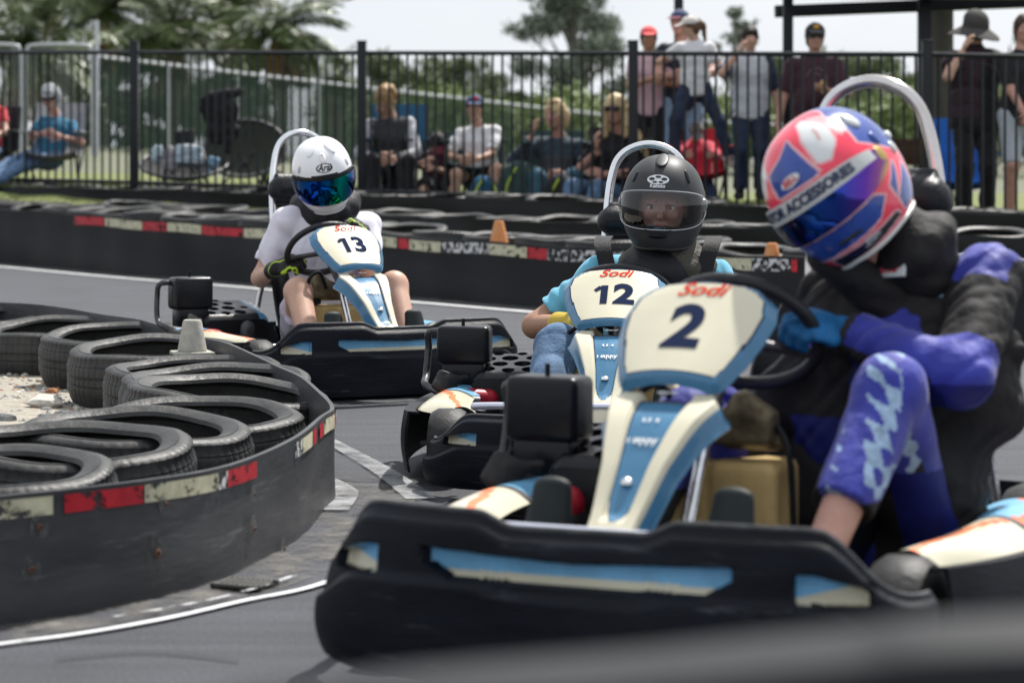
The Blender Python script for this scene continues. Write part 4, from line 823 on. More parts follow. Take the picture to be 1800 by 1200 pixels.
# rear tyre wall line and the bank behind it
A_ = [(-500, 150), (-300, 160), (0, 178), (250, 201), (400, 212), (750, 242), (1000, 263), (1300, 284), (1800, 325), (2300, 370)]
FN = [(-600, 140), (0, 166), (600, 181), (1200, 198), (1800, 215), (2400, 232)]
def zf(px): return float(np.interp(px, [-600, 0, 1800, 2400], [.72, .70, .40, .34]))
CLs = [(-600, 94), (170, 92), (700, 72), (1100, 61), (1600, 50), (2400, 40)]
def zc(px): return float(np.interp(px, [-600, 170, 1100, 2400], [1.24, 1.24, .60, .5]))
pxs = np.linspace(-600, 2400, 61); rows = []
for i, v in enumerate(pxs):
    ax_, ay_ = polyx(A_, v); fx, fy = polyx(FN, v); cx_, cy_ = polyx(CLs, v); z1, z2 = zf(v), zc(v)
    ss = [(ax_, ay_+.25, -.02), (ax_*.7+fx*.3, ay_*.7+fy*.3, z1*.35), (ax_*.35+fx*.65, ay_*.35+fy*.65, z1*.72), (fx, fy-.3, z1-.02), (fx, fy, z1)]
    ss += [(fx+(cx_-fx)*t, fy+(cy_-fy)*t, z1+(z2-z1)*t) for t in (.05, .1, .2, .35, .5, .75, 1)]
    ss += [(cx_*1.6, cy_*1.6, z2+.3), (cx_*8, 600, 2)]; rows.append(ss)
Gr = np.array(rows); Gr[:, :, 2] += RNG.normal(0, .008, Gr.shape[:2]); grass = mat('grass', (.10, .13, .035), .9, col2=(.17, .18, .07), scale=3, bump=.6, bscale=60)
q = MB().grid(Gr[:, :9]); tag(mk('grass_bank', q, grass), kind='structure')
q = MB().grid(Gr[:, 8:]); tag(mk('back_ground', q, mat('verge_ground', (.075, .095, .035), .9, col2=(.17, .165, .135), scale=2.2, bump=.5)), kind='structure')
def bank(px, back=0.6):
    """a point on the bank, back metres behind the fence at photo column px"""
    x, y = polyx(FN, px); d = y+back; return V((px-900)*d/F, d, zf(px)+.012*back)
# ---------------------------------------------------------------- painted lines, dust
paint = noisy_alpha(mat('line_paint', (.62, .63, .64), .6, var=.12, scale=20), 30, .30, .42)
old = noisy_alpha(mat('old_paint', (.5, .51, .52), .7), 14, .46, .54); dust = noisy_alpha(mat('pale_dust', (.19, .18, .165), .95, var=.2, scale=12), 6, .44, .72, (1, .6, 1))
worn = noisy_alpha(mat('worn_paint', (.34, .35, .36), .7, var=.15, scale=25), 7, .30, .72)
def ribbon(name, pts, w_, m, z=.004, wj=0):
    P_ = spline(pts, 8); T = np.gradient(P_, axis=0); N_ = np.stack([-T[:, 1], T[:, 0], 0*T[:, 0]], 1); N_ /= np.linalg.norm(N_, axis=1)[:, None]
    ww = np.interp(np.linspace(0, 1, len(P_)), np.linspace(0, 1, len(w_)), w_) if np.ndim(w_) else np.full(len(P_), w_); P_[:, 2] = z
    q = MB().grid(np.stack([P_-N_*ww[:, None]/2, P_+N_*ww[:, None]/2], 1), flip=True); return tag(mk(name, q, m), kind='structure')
g2 = lambda *pp: [ground_at(x, y) for x, y in pp]
ribbon('dust_strip', g2((-150, 1150), (0, 1118), (150, 1090), (300, 1058), (430, 1018), (530, 960), (592, 890), (600, 840)), [.14, .16, .2, .3, .4, .5], dust, .004)
ribbon('edge_line', g2((-200, 1165), (0, 1137), (150, 1117), (300, 1090), (430, 1060), (560, 1032), (700, 975), (800, 930)), .023, paint, .008)
ribbon('inner_line', g2((200, 1092), (300, 1076), (420, 1050), (520, 1018)), .014, old, .012)
ribbon('old_line', g2((575, 775), (620, 800), (680, 835), (740, 880)), [.05, .07, .09], worn, .008)
ribbon('old_mark', g2((570, 845), (600, 868), (585, 900)), [.07, .10, .09], worn, .008)
ribbon('far_line', [V(*polyx([(p, s_*1.02) for p, s_ in A_], v), 0)-V(0, .35, 0) for v in np.linspace(-300, 2200, 26)], .09, paint, .008)
ribbon('far_dust', [V(*polyx(A_, v), 0)-V(0, .2, 0) for v in np.linspace(-300, 2200, 26)], .35, dust, .004)
tar = noisy_alpha(mat('crack_tar', (.012, .012, .014), .6), 30, .36, .44)
for i, pp in enumerate((((620, 905), (700, 888), (760, 892), (800, 880)), ((590, 700), (650, 712), (720, 705)), ((1690, 660), (1730, 668), (1800, 664)), ((60, 505), (200, 515), (330, 510)), ((600, 842), (640, 848), (700, 842)), ((880, 620), (940, 612), (1010, 618)), ((100, 1160), (260, 1150), (420, 1166)))):
    ribbon('road_crack', [p+V(0, RNG.normal(0, .02), 0) for p in g2(*pp)], .008, tar, .006)
# ---------------------------------------------------------------- belts and tyres
belt = mat('belt_rubber', (.066, .068, .072), .42, var=.25, scale=3, bump=.12, bscale=14, stretch=(1, 1, 5), col2=(.034, .035, .038)); scratch(belt, 3, (1, 1, 12), .58, .68, (.16, .16, .155), .6); scratch(belt, 9, (1, 1, 3), .66, .70, (.22, .21, .19), .6)
belt_dark = mat('belt_black', (.006, .007, .009), .65, var=.4, scale=4, bump=.2); scratch(belt_dark, 2, (1, 1, 7), .58, .72, (.03, .031, .034), .7)
bred = noisy_alpha(mat('band_red', (.42, .018, .03), .5, var=.25, scale=12), 11, .40, .45, (1, 1, 1.6)); bcream = noisy_alpha(mat('band_cream', (.50, .48, .34), .6, var=.22, scale=25), 12, .39, .45, (1, 1, 1.5)); bwhite = noisy_alpha(mat('band_chipped', (.6, .6, .6), .6), 22, .50, .53)
def wall(name, pts, hts, label, m=belt, th=.012, band=None, bz=(.06, .018), flip=False, wav=.004, foot=.0, mb_=None):
    P_ = spline(pts, 10); n = len(P_); T = np.gradient(P_, axis=0); N_ = np.stack([T[:, 1], -T[:, 0], 0*T[:, 0]], 1); N_ /= np.linalg.norm(N_, axis=1)[:, None]
    if flip: N_ = -N_
    h = np.interp(np.linspace(0, 1, n), np.linspace(0, 1, len(hts)), hts); zz = np.linspace(0, 1, 13); s = np.concatenate([[0], np.cumsum(np.linalg.norm(np.diff(P_, axis=0), axis=1))])
    wv = lambda i, v: wav*(math.sin(s[i]*3.1+v*2)+.6*math.sin(s[i]*7.3+1)+.5*math.sin(v*6+s[i]))
    G = np.array([[P_[i]*V(1, 1, 0)+N_[i]*wv(i, v)+V(0, 0, foot+P_[i][2]+(h[i]-foot)*v+.006*math.sin(s[i]*4)*v) for v in zz] for i in range(n)])
    q = MB(); sheet(q, G, th, flip=flip); o = mk(name, q, m); tag(o, label, 'barrier')
    if band:
        s0 = 0; sn = s[-1]
        for frac0, frac1, mt in band:
            nn = max(3, int((frac1-frac0)*n*2)); row = []
            for f in np.linspace(frac0, frac1, nn):
                x = f*(n-1); i = min(int(x), n-2); t = x-i; p = P_[i]*(1-t)+P_[i+1]*t; nn_ = N_[i]*(1-t)+N_[i+1]*t; hh = h[i]*(1-t)+h[i+1]*t; w0 = wv(i, .9)*(1-t)+wv(i+1, .9)*t
                zt = hh-.006+.006*math.sin((s[i]*(1-t)+s[i+1]*t)*4); row.append([p*V(1, 1, 0)+nn_*(w0+.0045)+V(0, 0, p[2]+zt-z) for z in np.linspace(bz[0]+bz[1], bz[1], 4)])
            q = MB().grid(np.array(row), flip=flip); mk('painted_band', q, mt, o)
    return o, P_, N_, h
def tyre_mesh(Ro=.34, ri=.245, hh=.225, seed=0):
    r = np.random.default_rng(seed); pr = [(ri, hh*.88), (ri+.006, hh*.93), (ri+.03, hh*.975), (ri+.048, hh*.985), (ri+.05, hh*.972), (ri+.068, hh*.965), (ri+.082, hh*.93), (ri+.085, hh*.912), (Ro-.012, hh*.85), (Ro-.004, hh*.78), (Ro-.006, hh*.76), (Ro, hh*.72), (Ro, hh*.60), (Ro-.006, hh*.58), (Ro-.006, hh*.565), (Ro, hh*.545), (Ro, hh*.45), (Ro-.006, hh*.43), (Ro-.006, hh*.415), (Ro, hh*.39), (Ro, hh*.32), (Ro-.006, hh*.24), (Ro-.012, hh*.15), (ri+.07, hh*.03), (ri+.03, 0), (ri, hh*.1), (ri+.03, hh*.18), (Ro-.03, hh*.25), (Ro-.03, hh*.78), (ri+.03, hh*.87)]
    a = np.linspace(0, 2*math.pi, 264, endpoint=False); P_ = np.zeros((len(pr), 264, 3)); ph = r.uniform(0, 6, 4)
    for i, (rr, z) in enumerate(pr):
        rr2 = rr*(1+.008*np.sin(2*a+ph[0])+.004*np.sin(3*a+ph[1])); rr2 = rr2-(.0035*(np.sin(66*a+ph[1]) > .55) if (rr > Ro-.014) else 0); zz = z+  .006*(z/hh)*np.sin(2*a+ph[2])+.003*(z/hh)*np.sin(5*a+ph[3]); P_[i] = np.stack([rr2*np.cos(a), rr2*np.sin(a), zz], 1)
    return MB().grid(P_, cu=True, cv=True)
rubw = mat('tyre_dusty', (.016, .017, .019), .48, col2=(.05, .05, .048), scale=7, bump=.35, bscale=35)
tmesh = [mesh_of('old_tyre', tyre_mesh(seed=i), rubw) for i in range(5)]
def tyre(p, label, group, i=0, rz=0, tx=0, ty=0, sc=1.0, cat='tyre'):
    o = bpy.data.objects.new('tyre', tmesh[i % 5]); scn.collection.objects.link(o); o.location = tuple(p); o.rotation_euler = (tx+.05, ty, 0); o.rotation_euler = (Matrix.Rotation(tx+.05, 3, 'X')@Matrix.Rotation(ty, 3, 'Y')@Matrix.Rotation(rz, 3, 'Z')).to_euler(); o.scale = (sc, sc*(.86 if 'near belt' in group else .95), sc); return tag(o, label, cat, group)
# front left island
path = g2((-260, 1135), (0, 1100), (150, 1078), (300, 1045), (420, 1005), (520, 950), (572, 895), (588, 835))+[at(587, 715, 7.46)*V(1, 1, 0), at(572, 694, 7.87)*V(1, 1, 0), at(520, 660, 8.55)*V(1, 1, 0), at(450, 622, 9.5)*V(1, 1, 0), at(330, 585, 10.7)*V(1, 1, 0), at(170, 550, 12.2)*V(1, 1, 0), at(-40, 528, 13.2)*V(1, 1, 0), at(-330, 515, 14.2)*V(1, 1, 0)]
path = [V(p[0], p[1], 0) for p in path]; path.pop(7)
bands = [(0.0, .113, bcream), (.113, .123, None), (.124, .190, bred), (.191, .262, bcream), (.262, .272, bwhite), (.272, .305, bred), (.352, .362, bwhite), (.363, .382, bcream), (.384, .392, bred), (.402, .414, bred), (.416, .47, bcream), (.472, .482, bred), (.486, .51, bwhite), (.512, .528, bred), (.53, .58, bcream)]
wl, WP, WN, WH = wall('tyre_wall_belt', path, [.268, .268, .265, .27, .27, .27], 'grey rubber belt with chipped red and cream band wrapped round the near tyres', band=[b for b in bands if b[2]], bz=(.040, .004), wav=.003)
for px, py, r_ in ((50, 1000, .006), (272, 972, .009), (442, 930, .007), (60, 925, .006), (282, 885, .005), (447, 868, .004), (494, 965, .006)):
    k = np.argmin([abs((p[0]*F/p[1]+900)-px) for p in WP[:60]]); p = WP[k]; z = CH-(py-HY)*p[1]/F
    q = MB().lathe([(0, -.002), (r_*.5, -.002), (r_*.7, .003), (r_*1.3, .001)], V(p[0], p[1], z)+WN[k]*.008, basis(V(0, 0, 1), WN[k]), 14); mk('bolt', q, mat('rusty_bolt', (.12, .06, .04), .6, var=.4, scale=200), wl)
    q = MB(); tt = np.linspace(0, 2*math.pi, 20, endpoint=False); hx = np.cross(V(0, 0, 1), WN[k]); q.grid(np.array([[V(p[0], p[1], z)+WN[k]*.0052+hx*r_*4*f*math.cos(t)+V(0, 0, r_*5.5*f*math.sin(t)) for t in tt] for f in (.02, .5, 1)]), cv=True); mk('dust_mark', q, noisy_alpha(MATS.get('pale_halo') or mat('pale_halo', (.13, .13, .125), .8), 40, .42, .75) if 'pale_halo' not in MATS else MATS['pale_halo'], wl)
TY = [(-25, 698, 0, 0, 'dusty tyre cut by the left photo edge, nearest in the wall'), (112, 658, .01, .01, 'wide dusty tyre second nearest in the wall, over the red band'), (232, 622, 0, .02, 'third tyre from the near end, its hole in dark shade'), (343, 578, .01, 0, 'large tyre lying right behind the belt at its second bend'),
      (392, 541, -.02, .10, 'tyre tipped up on its left side in the middle of the wall'), (380, 504, 0, .01, 'tyre just behind the tipped one at the bulge of the belt'), (343, 468, .0, 0, 'tyre in front of the grey cone'), (275, 434, 0, .01, 'tyre standing right behind the grey cone'),
      (205, 400, .0, 0, 'tyre behind the cone with dirt piled against its side'), (95, 374, .01, 0, 'far tyre of the island whose wall meets the gravel'), (-30, 352, 0, 0, 'farthest tyre of the island, cut by the left photo edge')]
for i, (px, s_, tx, ty, lb) in enumerate(TY): tyre(V((px-900)/s_, F/s_, .0+.01*(i % 3)+(.02 if ty > .05 else 0)), lb, 'tyres inside the near belt', i, i*.07-.15, tx+.04, ty, 1.0 if i not in (1, 7) else 1.05)
def cone(p, m, label, h=.2, r0=.062, r1=.032, grp=None, tilt=0, sq=0):
    root = empty('traffic_cone', tuple(p), .3, label, 'cone', grp); root.rotation_euler = (tilt, tilt, .3); q = MB()
    q.lathe([(r0-.004, 0), (r0, .003), (r1+.004, h-.01), (r1, h-.002), (r1-.006, h), (r1-.012, h-.004), (r1-.014, h-.03), (r0-.01, .0)], (0, 0, 0), None, 28); mk('cone_body', q, m, root); b_ = MB().box((0, 0, -.008), (r0*1.35, r0*1.35, .008), bev=.006); mk('cone_base', b_, m, root); return root
cg = mat('cone_grey', (.36, .35, .31), .7, var=.2, scale=25, bump=.2); co = mat('cone_orange', (.62, .20, .05), .6, col2=(.55, .30, .14), scale=18, bump=.2)
cone(at(338, 626, F/445)*V(1, 1, 0)+V(0, 0, .235), cg, 'faded grey cone standing among the near tyres', .125, .058, .034)
# gravel inside the island
isl = mat('gravel_dirt', (.24, .22, .18), .95, col2=(.36, .33, .28), scale=14, bump=.7, bscale=90)
q = MB(); P_ = [V(-4.5, 6, .004)]+[V((x-900)/s_, F/s_, .004) for x, s_ in ((-150, 720), (60, 660), (180, 620), (290, 578), (330, 520), (300, 468), (240, 434), (150, 400), (40, 374), (-100, 352))]+[V(-7, 14, .004)]
cpt = V(-2.6, 9.4, .03); q.add(np.array([cpt]+P_), [np.array([[0, i, i % len(P_)+1] for i in range(1, len(P_)+1)])]); gi = mk('gravel_island', q, isl); tag(gi, kind='structure')
stm = [mat('stone_grey', (.2, .2, .2), .9, var=.3, scale=40), mat('stone_pale', (.5, .48, .43), .9, var=.15, scale=30, bump=.4), mat('stone_rust', (.32, .15, .07), .9, var=.3, scale=40)]
def rock(mb, c, r, mi=0, rg=RNG):
    bm = bmesh.new(); bmesh.ops.create_icosphere(bm, subdivisions=2 if r > .02 else 1, radius=1); s = rg.uniform(.7, 1.3, 3)*r; s[2] *= .7
    for v in bm.verts: k = 1+rg.normal(0, .10); v.co = Vector((v.co.x*s[0]*k, v.co.y*s[1]*k, v.co.z*s[2]*k))
    mb.bm(bm, c, None, mi)
q = MB()
for i in range(1500):
    t = RNG.uniform(); s_ = RNG.uniform(375, 640); lim = np.interp(s_, [375, 434, 504, 578, 640], [60, 150, 240, 160, 20]); px = RNG.uniform(-140, lim)
    rock(q, V((px-900)/s_, F/s_, .008), RNG.uniform(.004, .016)*(1.5 if RNG.uniform() < .1 else 1), int(RNG.choice([0, 0, 0, 1, 1, 2])))
tag(mk('loose_gravel', q, stm, smooth=False), kind='stuff')
for px, py, r_, mi, lb in ((82, 712, .055, 1, 'pale block of broken concrete lying on the gravel'), (92, 686, .028, 2, 'rusty brown stone behind the pale block'), (42, 642, .024, 2, 'brown stone at the foot of the far island tyre'), (10, 738, .035, 0, 'dark grey stone by the left photo edge')):
    g_ = ground_at(px, py+8); q = MB(); rock(q, V(0, 0, r_*.5), r_, 0, np.random.default_rng(px)); tag(mk('rock', q, stm[mi], smooth=False, loc=tuple(g_)), lb, 'rock', 'rocks on the gravel')
# drain
dr = empty('drain_grate', tuple(ground_at(430, 1033)+V(0, 0, .006)), R(-24), 'black slotted drain grate at the foot of the near belt', 'drain'); dr.scale = (.72, .72, 1); q = MB().box((0, 0, 0), (.085, .07, .003), bev=.001); mk('grate_pit', q, mat('pit_dark', (.004, .004, .004), .9), dr)
q = MB()
for i in range(9): q.box((-.075+i*.019, 0, .006), (.0045, .066, .004), basis((.2, -1, 0)), bev=.001)
q.box((0, .068, .006), (.085, .005, .004), bev=.001); q.box((0, -.068, .006), (.085, .005, .004), bev=.001); mk('bars', q, mat('grate_iron', (.09, .09, .085), .7, var=.3, scale=40), dr)
# rear walls
Apts = [V(*polyx(A_, v), 0) for v in np.linspace(-450, 2250, 28)]
def fr(px): return (px+450)/2700
hA = [np.interp(v, [-450, 0, 400, 750, 1000, 1800, 2250], [.56, .54, .47, .44, .42, .40, .40]) for v in np.linspace(-450, 2250, 28)]
bA = [(fr(132), fr(186), bred), (fr(187), fr(248), bcream), (fr(249), fr(296), bred), (fr(297), fr(356), bcream), (fr(357), fr(425), bred), (fr(426), fr(520), bcream), (fr(600), fr(695), bcream), (fr(698), fr(717), bred), (fr(718), fr(779), bcream), (fr(780), fr(862), bwhite), (fr(863), fr(925), bcream), (fr(926), fr(960), bred), (fr(961), fr(1120), bwhite), (fr(1250), fr(1320), bcream), (fr(1321), fr(1388), bwhite), (fr(1389), fr(1400), bred), (fr(1700), fr(1790), bwhite), (fr(1791), fr(1900), bred)]
wall('rear_wall_belt', Apts, hA, 'long black rubber wall with red and cream band along the far track edge', belt_dark, band=bA, bz=(.075, .01), wav=.012)
def rowline(a, px): x0, y0 = polyx(A_, px); x1, y1 = polyx(FN, px); d = y0+(y1-y0)*a; return (px-900)*d/F, d
def row(a, zb, label, hts, off, px0, px1, n, grp, side):
    pts = [V(*rowline(a, v), zb(v)) for v in np.linspace(-350, 2150, 22)]; wall('tyre_row_belt', pts, hts, label, belt_dark, wav=.02)
    P_ = spline([V(*rowline(a, v), zb(v)) for v in np.linspace(px0, px1, 22)], 10); s = np.concatenate([[0], np.cumsum(np.linalg.norm(np.diff(P_, axis=0), axis=1))]); L_ = s[-1]; n = int(L_/.66); near = ''
    for i in range(n):
        p = np.array([np.interp((i+.5)/n*L_, s, P_[:, j]) for j in range(3)]); px = int(900+p[0]*F/p[1]); where = landmark(px)
        tt_ = nrm(np.array([np.interp((i+.6)/n*L_, s, P_[:, j]) for j in range(3)])-p); nb = V(-tt_[1], tt_[0], 0); nb = nb if nb[1] > 0 else -nb
        tyre(p+nb*(.385+RNG.uniform(0, .05))+V(0, 0, hts[0]-.20+RNG.uniform(-.02, .02)), f'{side} {where}', grp, i, RNG.uniform(0, 6), RNG.normal(0, .03), RNG.normal(0, .03))
def landmark(px):
    for a, b, t in ((-999, 60, 'at the left photo edge'), (60, 230, 'below the seated man in blue'), (230, 400, 'below the empty camp chairs'), (400, 520, 'left of the white helmet'), (520, 640, 'behind the white helmet'), (640, 780, 'below the seated woman in the vest'), (780, 900, 'below the boy in the white tee'), (900, 1060, 'below the seated blonde women'), (1060, 1240, 'behind the black helmet'), (1240, 1420, 'below the standing boy'), (1420, 1650, 'behind the pink helmet'), (1650, 9999, 'at the right end of the photo')):
        if a <= px < b: return t
n = 0
P_ = spline(Apts, 10); s = np.concatenate([[0], np.cumsum(np.linalg.norm(np.diff(P_, axis=0), axis=1))]); L_ = s[-1]; m_ = int(L_/.68)
for i in range(m_):
    p = np.array([np.interp((i+.5)/m_*L_, s, P_[:, j]) for j in range(3)]); px = int(900+p[0]*F/p[1])
    if -150 < px < 1950:
        h = float(np.interp(px, np.linspace(-450, 2250, 28), hA)); tt_ = nrm(np.array([np.interp((i+.6)/m_*L_, s, P_[:, j]) for j in range(3)])-p); nb = V(-tt_[1], tt_[0], 0); nb = nb if nb[1] > 0 else -nb
        tyre(p+nb*(.385+RNG.uniform(0, .05))+V(0, 0, h-.185+RNG.uniform(-.01, .03)), f'front row tyre on the far wall {landmark(px)}', 'front row tyres of the far wall', i, RNG.uniform(0, 6), RNG.normal(0, .035), RNG.normal(0, .035))
row(.48, lambda v: zf(v)*.30, 'black belt of the middle tyre row behind the painted wall', [.36], 0, -100, 1900, 0, 'middle row tyres of the far wall', 'middle row tyre')
row(.86, lambda v: zf(v)*.55, 'black belt of the last tyre row at the foot of the fence', [.36], 0, -100, 1900, 0, 'back row tyres of the far wall', 'back row tyre')
for px, py, lb in ((877, 424, 'orange cone behind the painted wall left of the black helmet'), (1357, 463, 'orange cone left of the pink and blue helmet'), (1662, 470, 'orange cone hidden behind the driver of kart 2')):
    x, y = polyx(A_, px); d = y+.3; s_ = F/d; zt = CH-(py-36-HY)/s_; cone(V((px-900)*d/F, d, zt-.17), co, lb, .17, .07, .03, 'orange cones on the far wall')
# near blurred barrier cap at the bottom edge
q = MB(); pts = spline([V(-.30, 1.6, .56), V(-.18, 1.35, .680), V(-.08, 1.25, .718), V(.06, 1.22, .736), V(.15, 1.2, .749), V(.26, 1.16, .765), V(.8, 1.0, .81)], 10); G = []
for p in pts: G.append([p+V(0, -.05, -.6), p+V(0, -.05, -.02), p+V(0, -.042, -.006), p+V(0, -.02, .0), p+V(0, .02, .0), p+V(0, .03, -.01), p+V(0, .03, -.6)])
q = MB().grid(np.array(G)); tag(mk('near_barrier', q, mat('near_belt', (.009, .0105, .013), .6, var=.15, scale=6)), 'blurred dark barrier top crossing the bottom right corner', 'barrier')
# ---------------------------------------------------------------- fence
fb = mat('fence_black', (.012, .014, .018), .4, var=.2, scale=8); posts = [-170, 236, 636, 1113, 1630, 2120]
fpos = [(lambda x, y, z: V(x, y, z))(*polyx(FN, v), zf(v)) for v in posts]; RAIL = lambda v: (CH-(float(np.interp(v, [0, 1600, 1800, 2200], [89, 91, 97, 104]))-HY)*F/ (F*1.0)*polyx(FN, v)[1]/F*1.0)
fence = empty('steel_fence', tuple(fpos[0]), 0, 'tall black steel picket fence between the track and the spectators', 'fence'); f0 = fpos[0]
for i, v in enumerate(posts):
    p = fpos[i]; zt = RAIL(v)+.085; q = MB().box((p[0]-f0[0], p[1]-f0[1], (zt+p[2])/2-f0[2]-.15), (.044, .044, (zt-p[2])/2+.15), bev=.006); q.box((p[0]-f0[0], p[1]-f0[1], zt-f0[2]+.006), (.048, .048, .008), bev=.004); mk('fence_post', q, fb, fence)
for i in range(len(posts)-1):
    a, b = fpos[i], fpos[i+1]; za, zb_ = RAIL(posts[i]), RAIL(posts[i+1]); q = MB(); Lf = np.linalg.norm((b-a)[:2]); n = int(round((posts[i+1]-posts[i])/float(np.interp((posts[i]+posts[i+1])/2, [0, 300, 900, 1400, 1700], [12.9, 14.2, 17.0, 19.4, 20.5]))))
    for z0, z1 in ((za-.02, zb_-.02), (a[2]+.13, b[2]+.13)): q.tube([V(a[0], a[1], z0)-f0, V(b[0], b[1], z1)-f0], .021, 8)
    for j in range(1, n):
        t = j/n; p = a+(b-a)*t; zt = za+(zb_-za)*t-.02; q.tube([V(p[0], p[1], p[2]+.05)-f0, V(p[0], p[1], zt)-f0], .0115, 6)
    mk('picket_panel', q, fb, fence)
# ---------------------------------------------------------------- chain-link fence, gate, poles
galv = mat('galvanised', (.42, .44, .45), .4, metal=.5, var=.15, scale=10)
clp = [170, 295, 420, 560, 715, 900, 1100, 1350, 1650, 2000]; cp = [V(*polyx(CLs, v), zc(v)) for v in clp]; ctop = lambda v, d: CH-(float(np.interp(v, [170, 1100, 2000], [100, 207, 250]))-HY)*d/F
cf = empty('chain_link_fence', tuple(cp[0]), 0, 'long green chain link fence with a silver top rail behind the spectators', 'fence'); c0 = cp[0]; tops = [V(p[0], p[1], ctop(v, p[1])) for v, p in zip(clp, cp)]
for v, p, t in zip(clp, cp, tops): mk('fence_post', MB().tube([p-c0, t-c0+V(0, 0, .06)], .035, 8), galv, cf)
mk('top_rail', MB().tube([t-c0 for t in tops], .04, 8), galv, cf)
gm = mat('green_slat', (.012, .042, .028), .6, var=.3, scale=3); gm2 = mat('green_wire', (.03, .085, .06), .5)
for i in range(len(cp)-1):
    a, b, ta, tb = cp[i]-c0, cp[i+1]-c0, tops[i]-c0, tops[i+1]-c0; q = MB(); Lf = np.linalg.norm((b-a)[:2]); n = max(8, int(Lf/.13)) if i < 5 else max(6, int(Lf/.35))
    def pt(u, v): l0 = a+(b-a)*u; l1 = ta+(tb-ta)*u; return l0+(l1-l0)*v
    hgt = ta[2]-a[2]; k = hgt/Lf
    for j in range(-int(n*k*1.2)-1, n):
        for dr_, mm in ((1, 0), (-1, 1)):
            u0 = j/n; pts = []
            for t in (0, 1):
                u = u0+k*t if dr_ == 1 else u0+k*(1-t); pts.append((u, t))
            (ua, va), (ub, vb) = pts
            if max(ua, ub) <= 0 or min(ua, ub) >= 1: continue
            def clip(u, v, u2, v2): f = (min(max(u, 0), 1)-u)/(u2-u) if u2 != u else 0; return u+(u2-u)*f, v+(v2-v)*f
            A2 = clip(ua, va, ub, vb); B2 = clip(ub, vb, ua, va); pa, pb = pt(*A2), pt(*B2); w_ = .031 if mm == 0 else .012; off = V(0, -.012 if mm else 0, 0)
            d_ = nrm(pb-pa); s_ = nrm(np.cross(d_, V(0, 1, 0)))*w_/2; th = V(0, .006, 0)
            q.add(np.array([pa-s_+off, pa+s_+off, pb+s_+off, pb-s_+off, pa-s_+off+th, pa+s_+off+th, pb+s_+off+th, pb-s_+off+th]), [np.array([[0, 1, 2, 3], [7, 6, 5, 4], [0, 4, 5, 1], [2, 6, 7, 3], [1, 5, 6, 2], [3, 7, 4, 0]])], mm)
    mk('mesh_panel', q, [gm, gm2], cf, smooth=False)
def pole(name, px, ytop, d, r, m, label, zb=None, cat='pole', ybot=None):
    p = at(px, ytop, d); g_ = zb if zb is not None else CH-(ybot-HY)*d/F; o = mk(name, MB().tube([(0, 0, -.2), (0, 0, p[2]-g_-.02), (0, 0, p[2]-g_)], [r, r, r*.7], 14), m, loc=(p[0], p[1], g_)); return tag(o, label, cat)
pole('steel_pole', 170, 36, 45, .04, galv, 'bare silver steel pole standing taller than the fences at left', ybot=270)
d_ = 39; gt = empty('tube_gate', tuple(at(100, 270, d_)), 0, 'rounded silver tube gate beside the bare pole', 'gate'); g0 = at(100, 270, d_)
for x0, x1 in ((-60, 38), (45, 163)):
    q = MB().tube(spline([at(x0, 275, d_)-g0, at(x0, 120, d_)-g0, at(x0+3, 92, d_)-g0, at(x0+14, 80, d_)-g0, at(x1-14, 80, d_)-g0, at(x1-3, 92, d_)-g0, at(x1, 120, d_)-g0, at(x1, 275, d_)-g0], 6), .03, 10); mk('gate_frame', q, galv, gt)
    w_ = MB()
    for v in np.linspace(x0+3, x1-3, 16): w_.tube([at(v, 272, d_)-g0, at(v, 84, d_)-g0], .004, 4)
    mk('gate_wires', w_, galv, gt)
# ---------------------------------------------------------------- vegetation
def leafmat(name, c, c2, rough=.6):
    m = mat(name, c, rough, col2=c2, scale=1.1); m.node_tree.nodes['Principled BSDF'].inputs['Specular IOR Level'].default_value = .5; return m
palm_l = leafmat('palm_leaf', (.035, .065, .014), (.12, .165, .045), .42); palm_d = leafmat('palm_dead', (.22, .14, .05), (.32, .22, .09)); bark = mat('bark', (.11, .085, .06), .9, var=.35, scale=6, bump=.6, stretch=(1, 1, .4))
gum = leafmat('gum_leaf', (.13, .16, .12), (.21, .25, .185)); bush = leafmat('bush_leaf', (.075, .105, .04), (.16, .20, .08)); hedge = leafmat('hedge_leaf', (.11, .16, .05), (.22, .28, .09)); barkg = mat('bark_grey', (.20, .19, .17), .9, var=.3, scale=5, bump=.5)  # gum leaves: pale grey-green, slight distance haze put into the colour
def leaves(c, n, s, rg, flat=0):
    """n small leaf quads round centres c (m,3)"""
    m = len(c); idx = rg.integers(0, m, n); P_ = c[idx]; a = rg.normal(size=(n, 3)); a /= np.linalg.norm(a, axis=1)[:, None]; b = rg.normal(size=(n, 3)); b = np.cross(a, b); b /= np.linalg.norm(b, axis=1)[:, None]; ss = s*rg.uniform(.6, 1.4, (n, 1))
    v = np.stack([P_-a*ss, P_+b*ss*.35, P_+a*ss, P_-b*ss*.35], 1).reshape(-1, 3); return v, np.arange(4*n).reshape(n, 4)
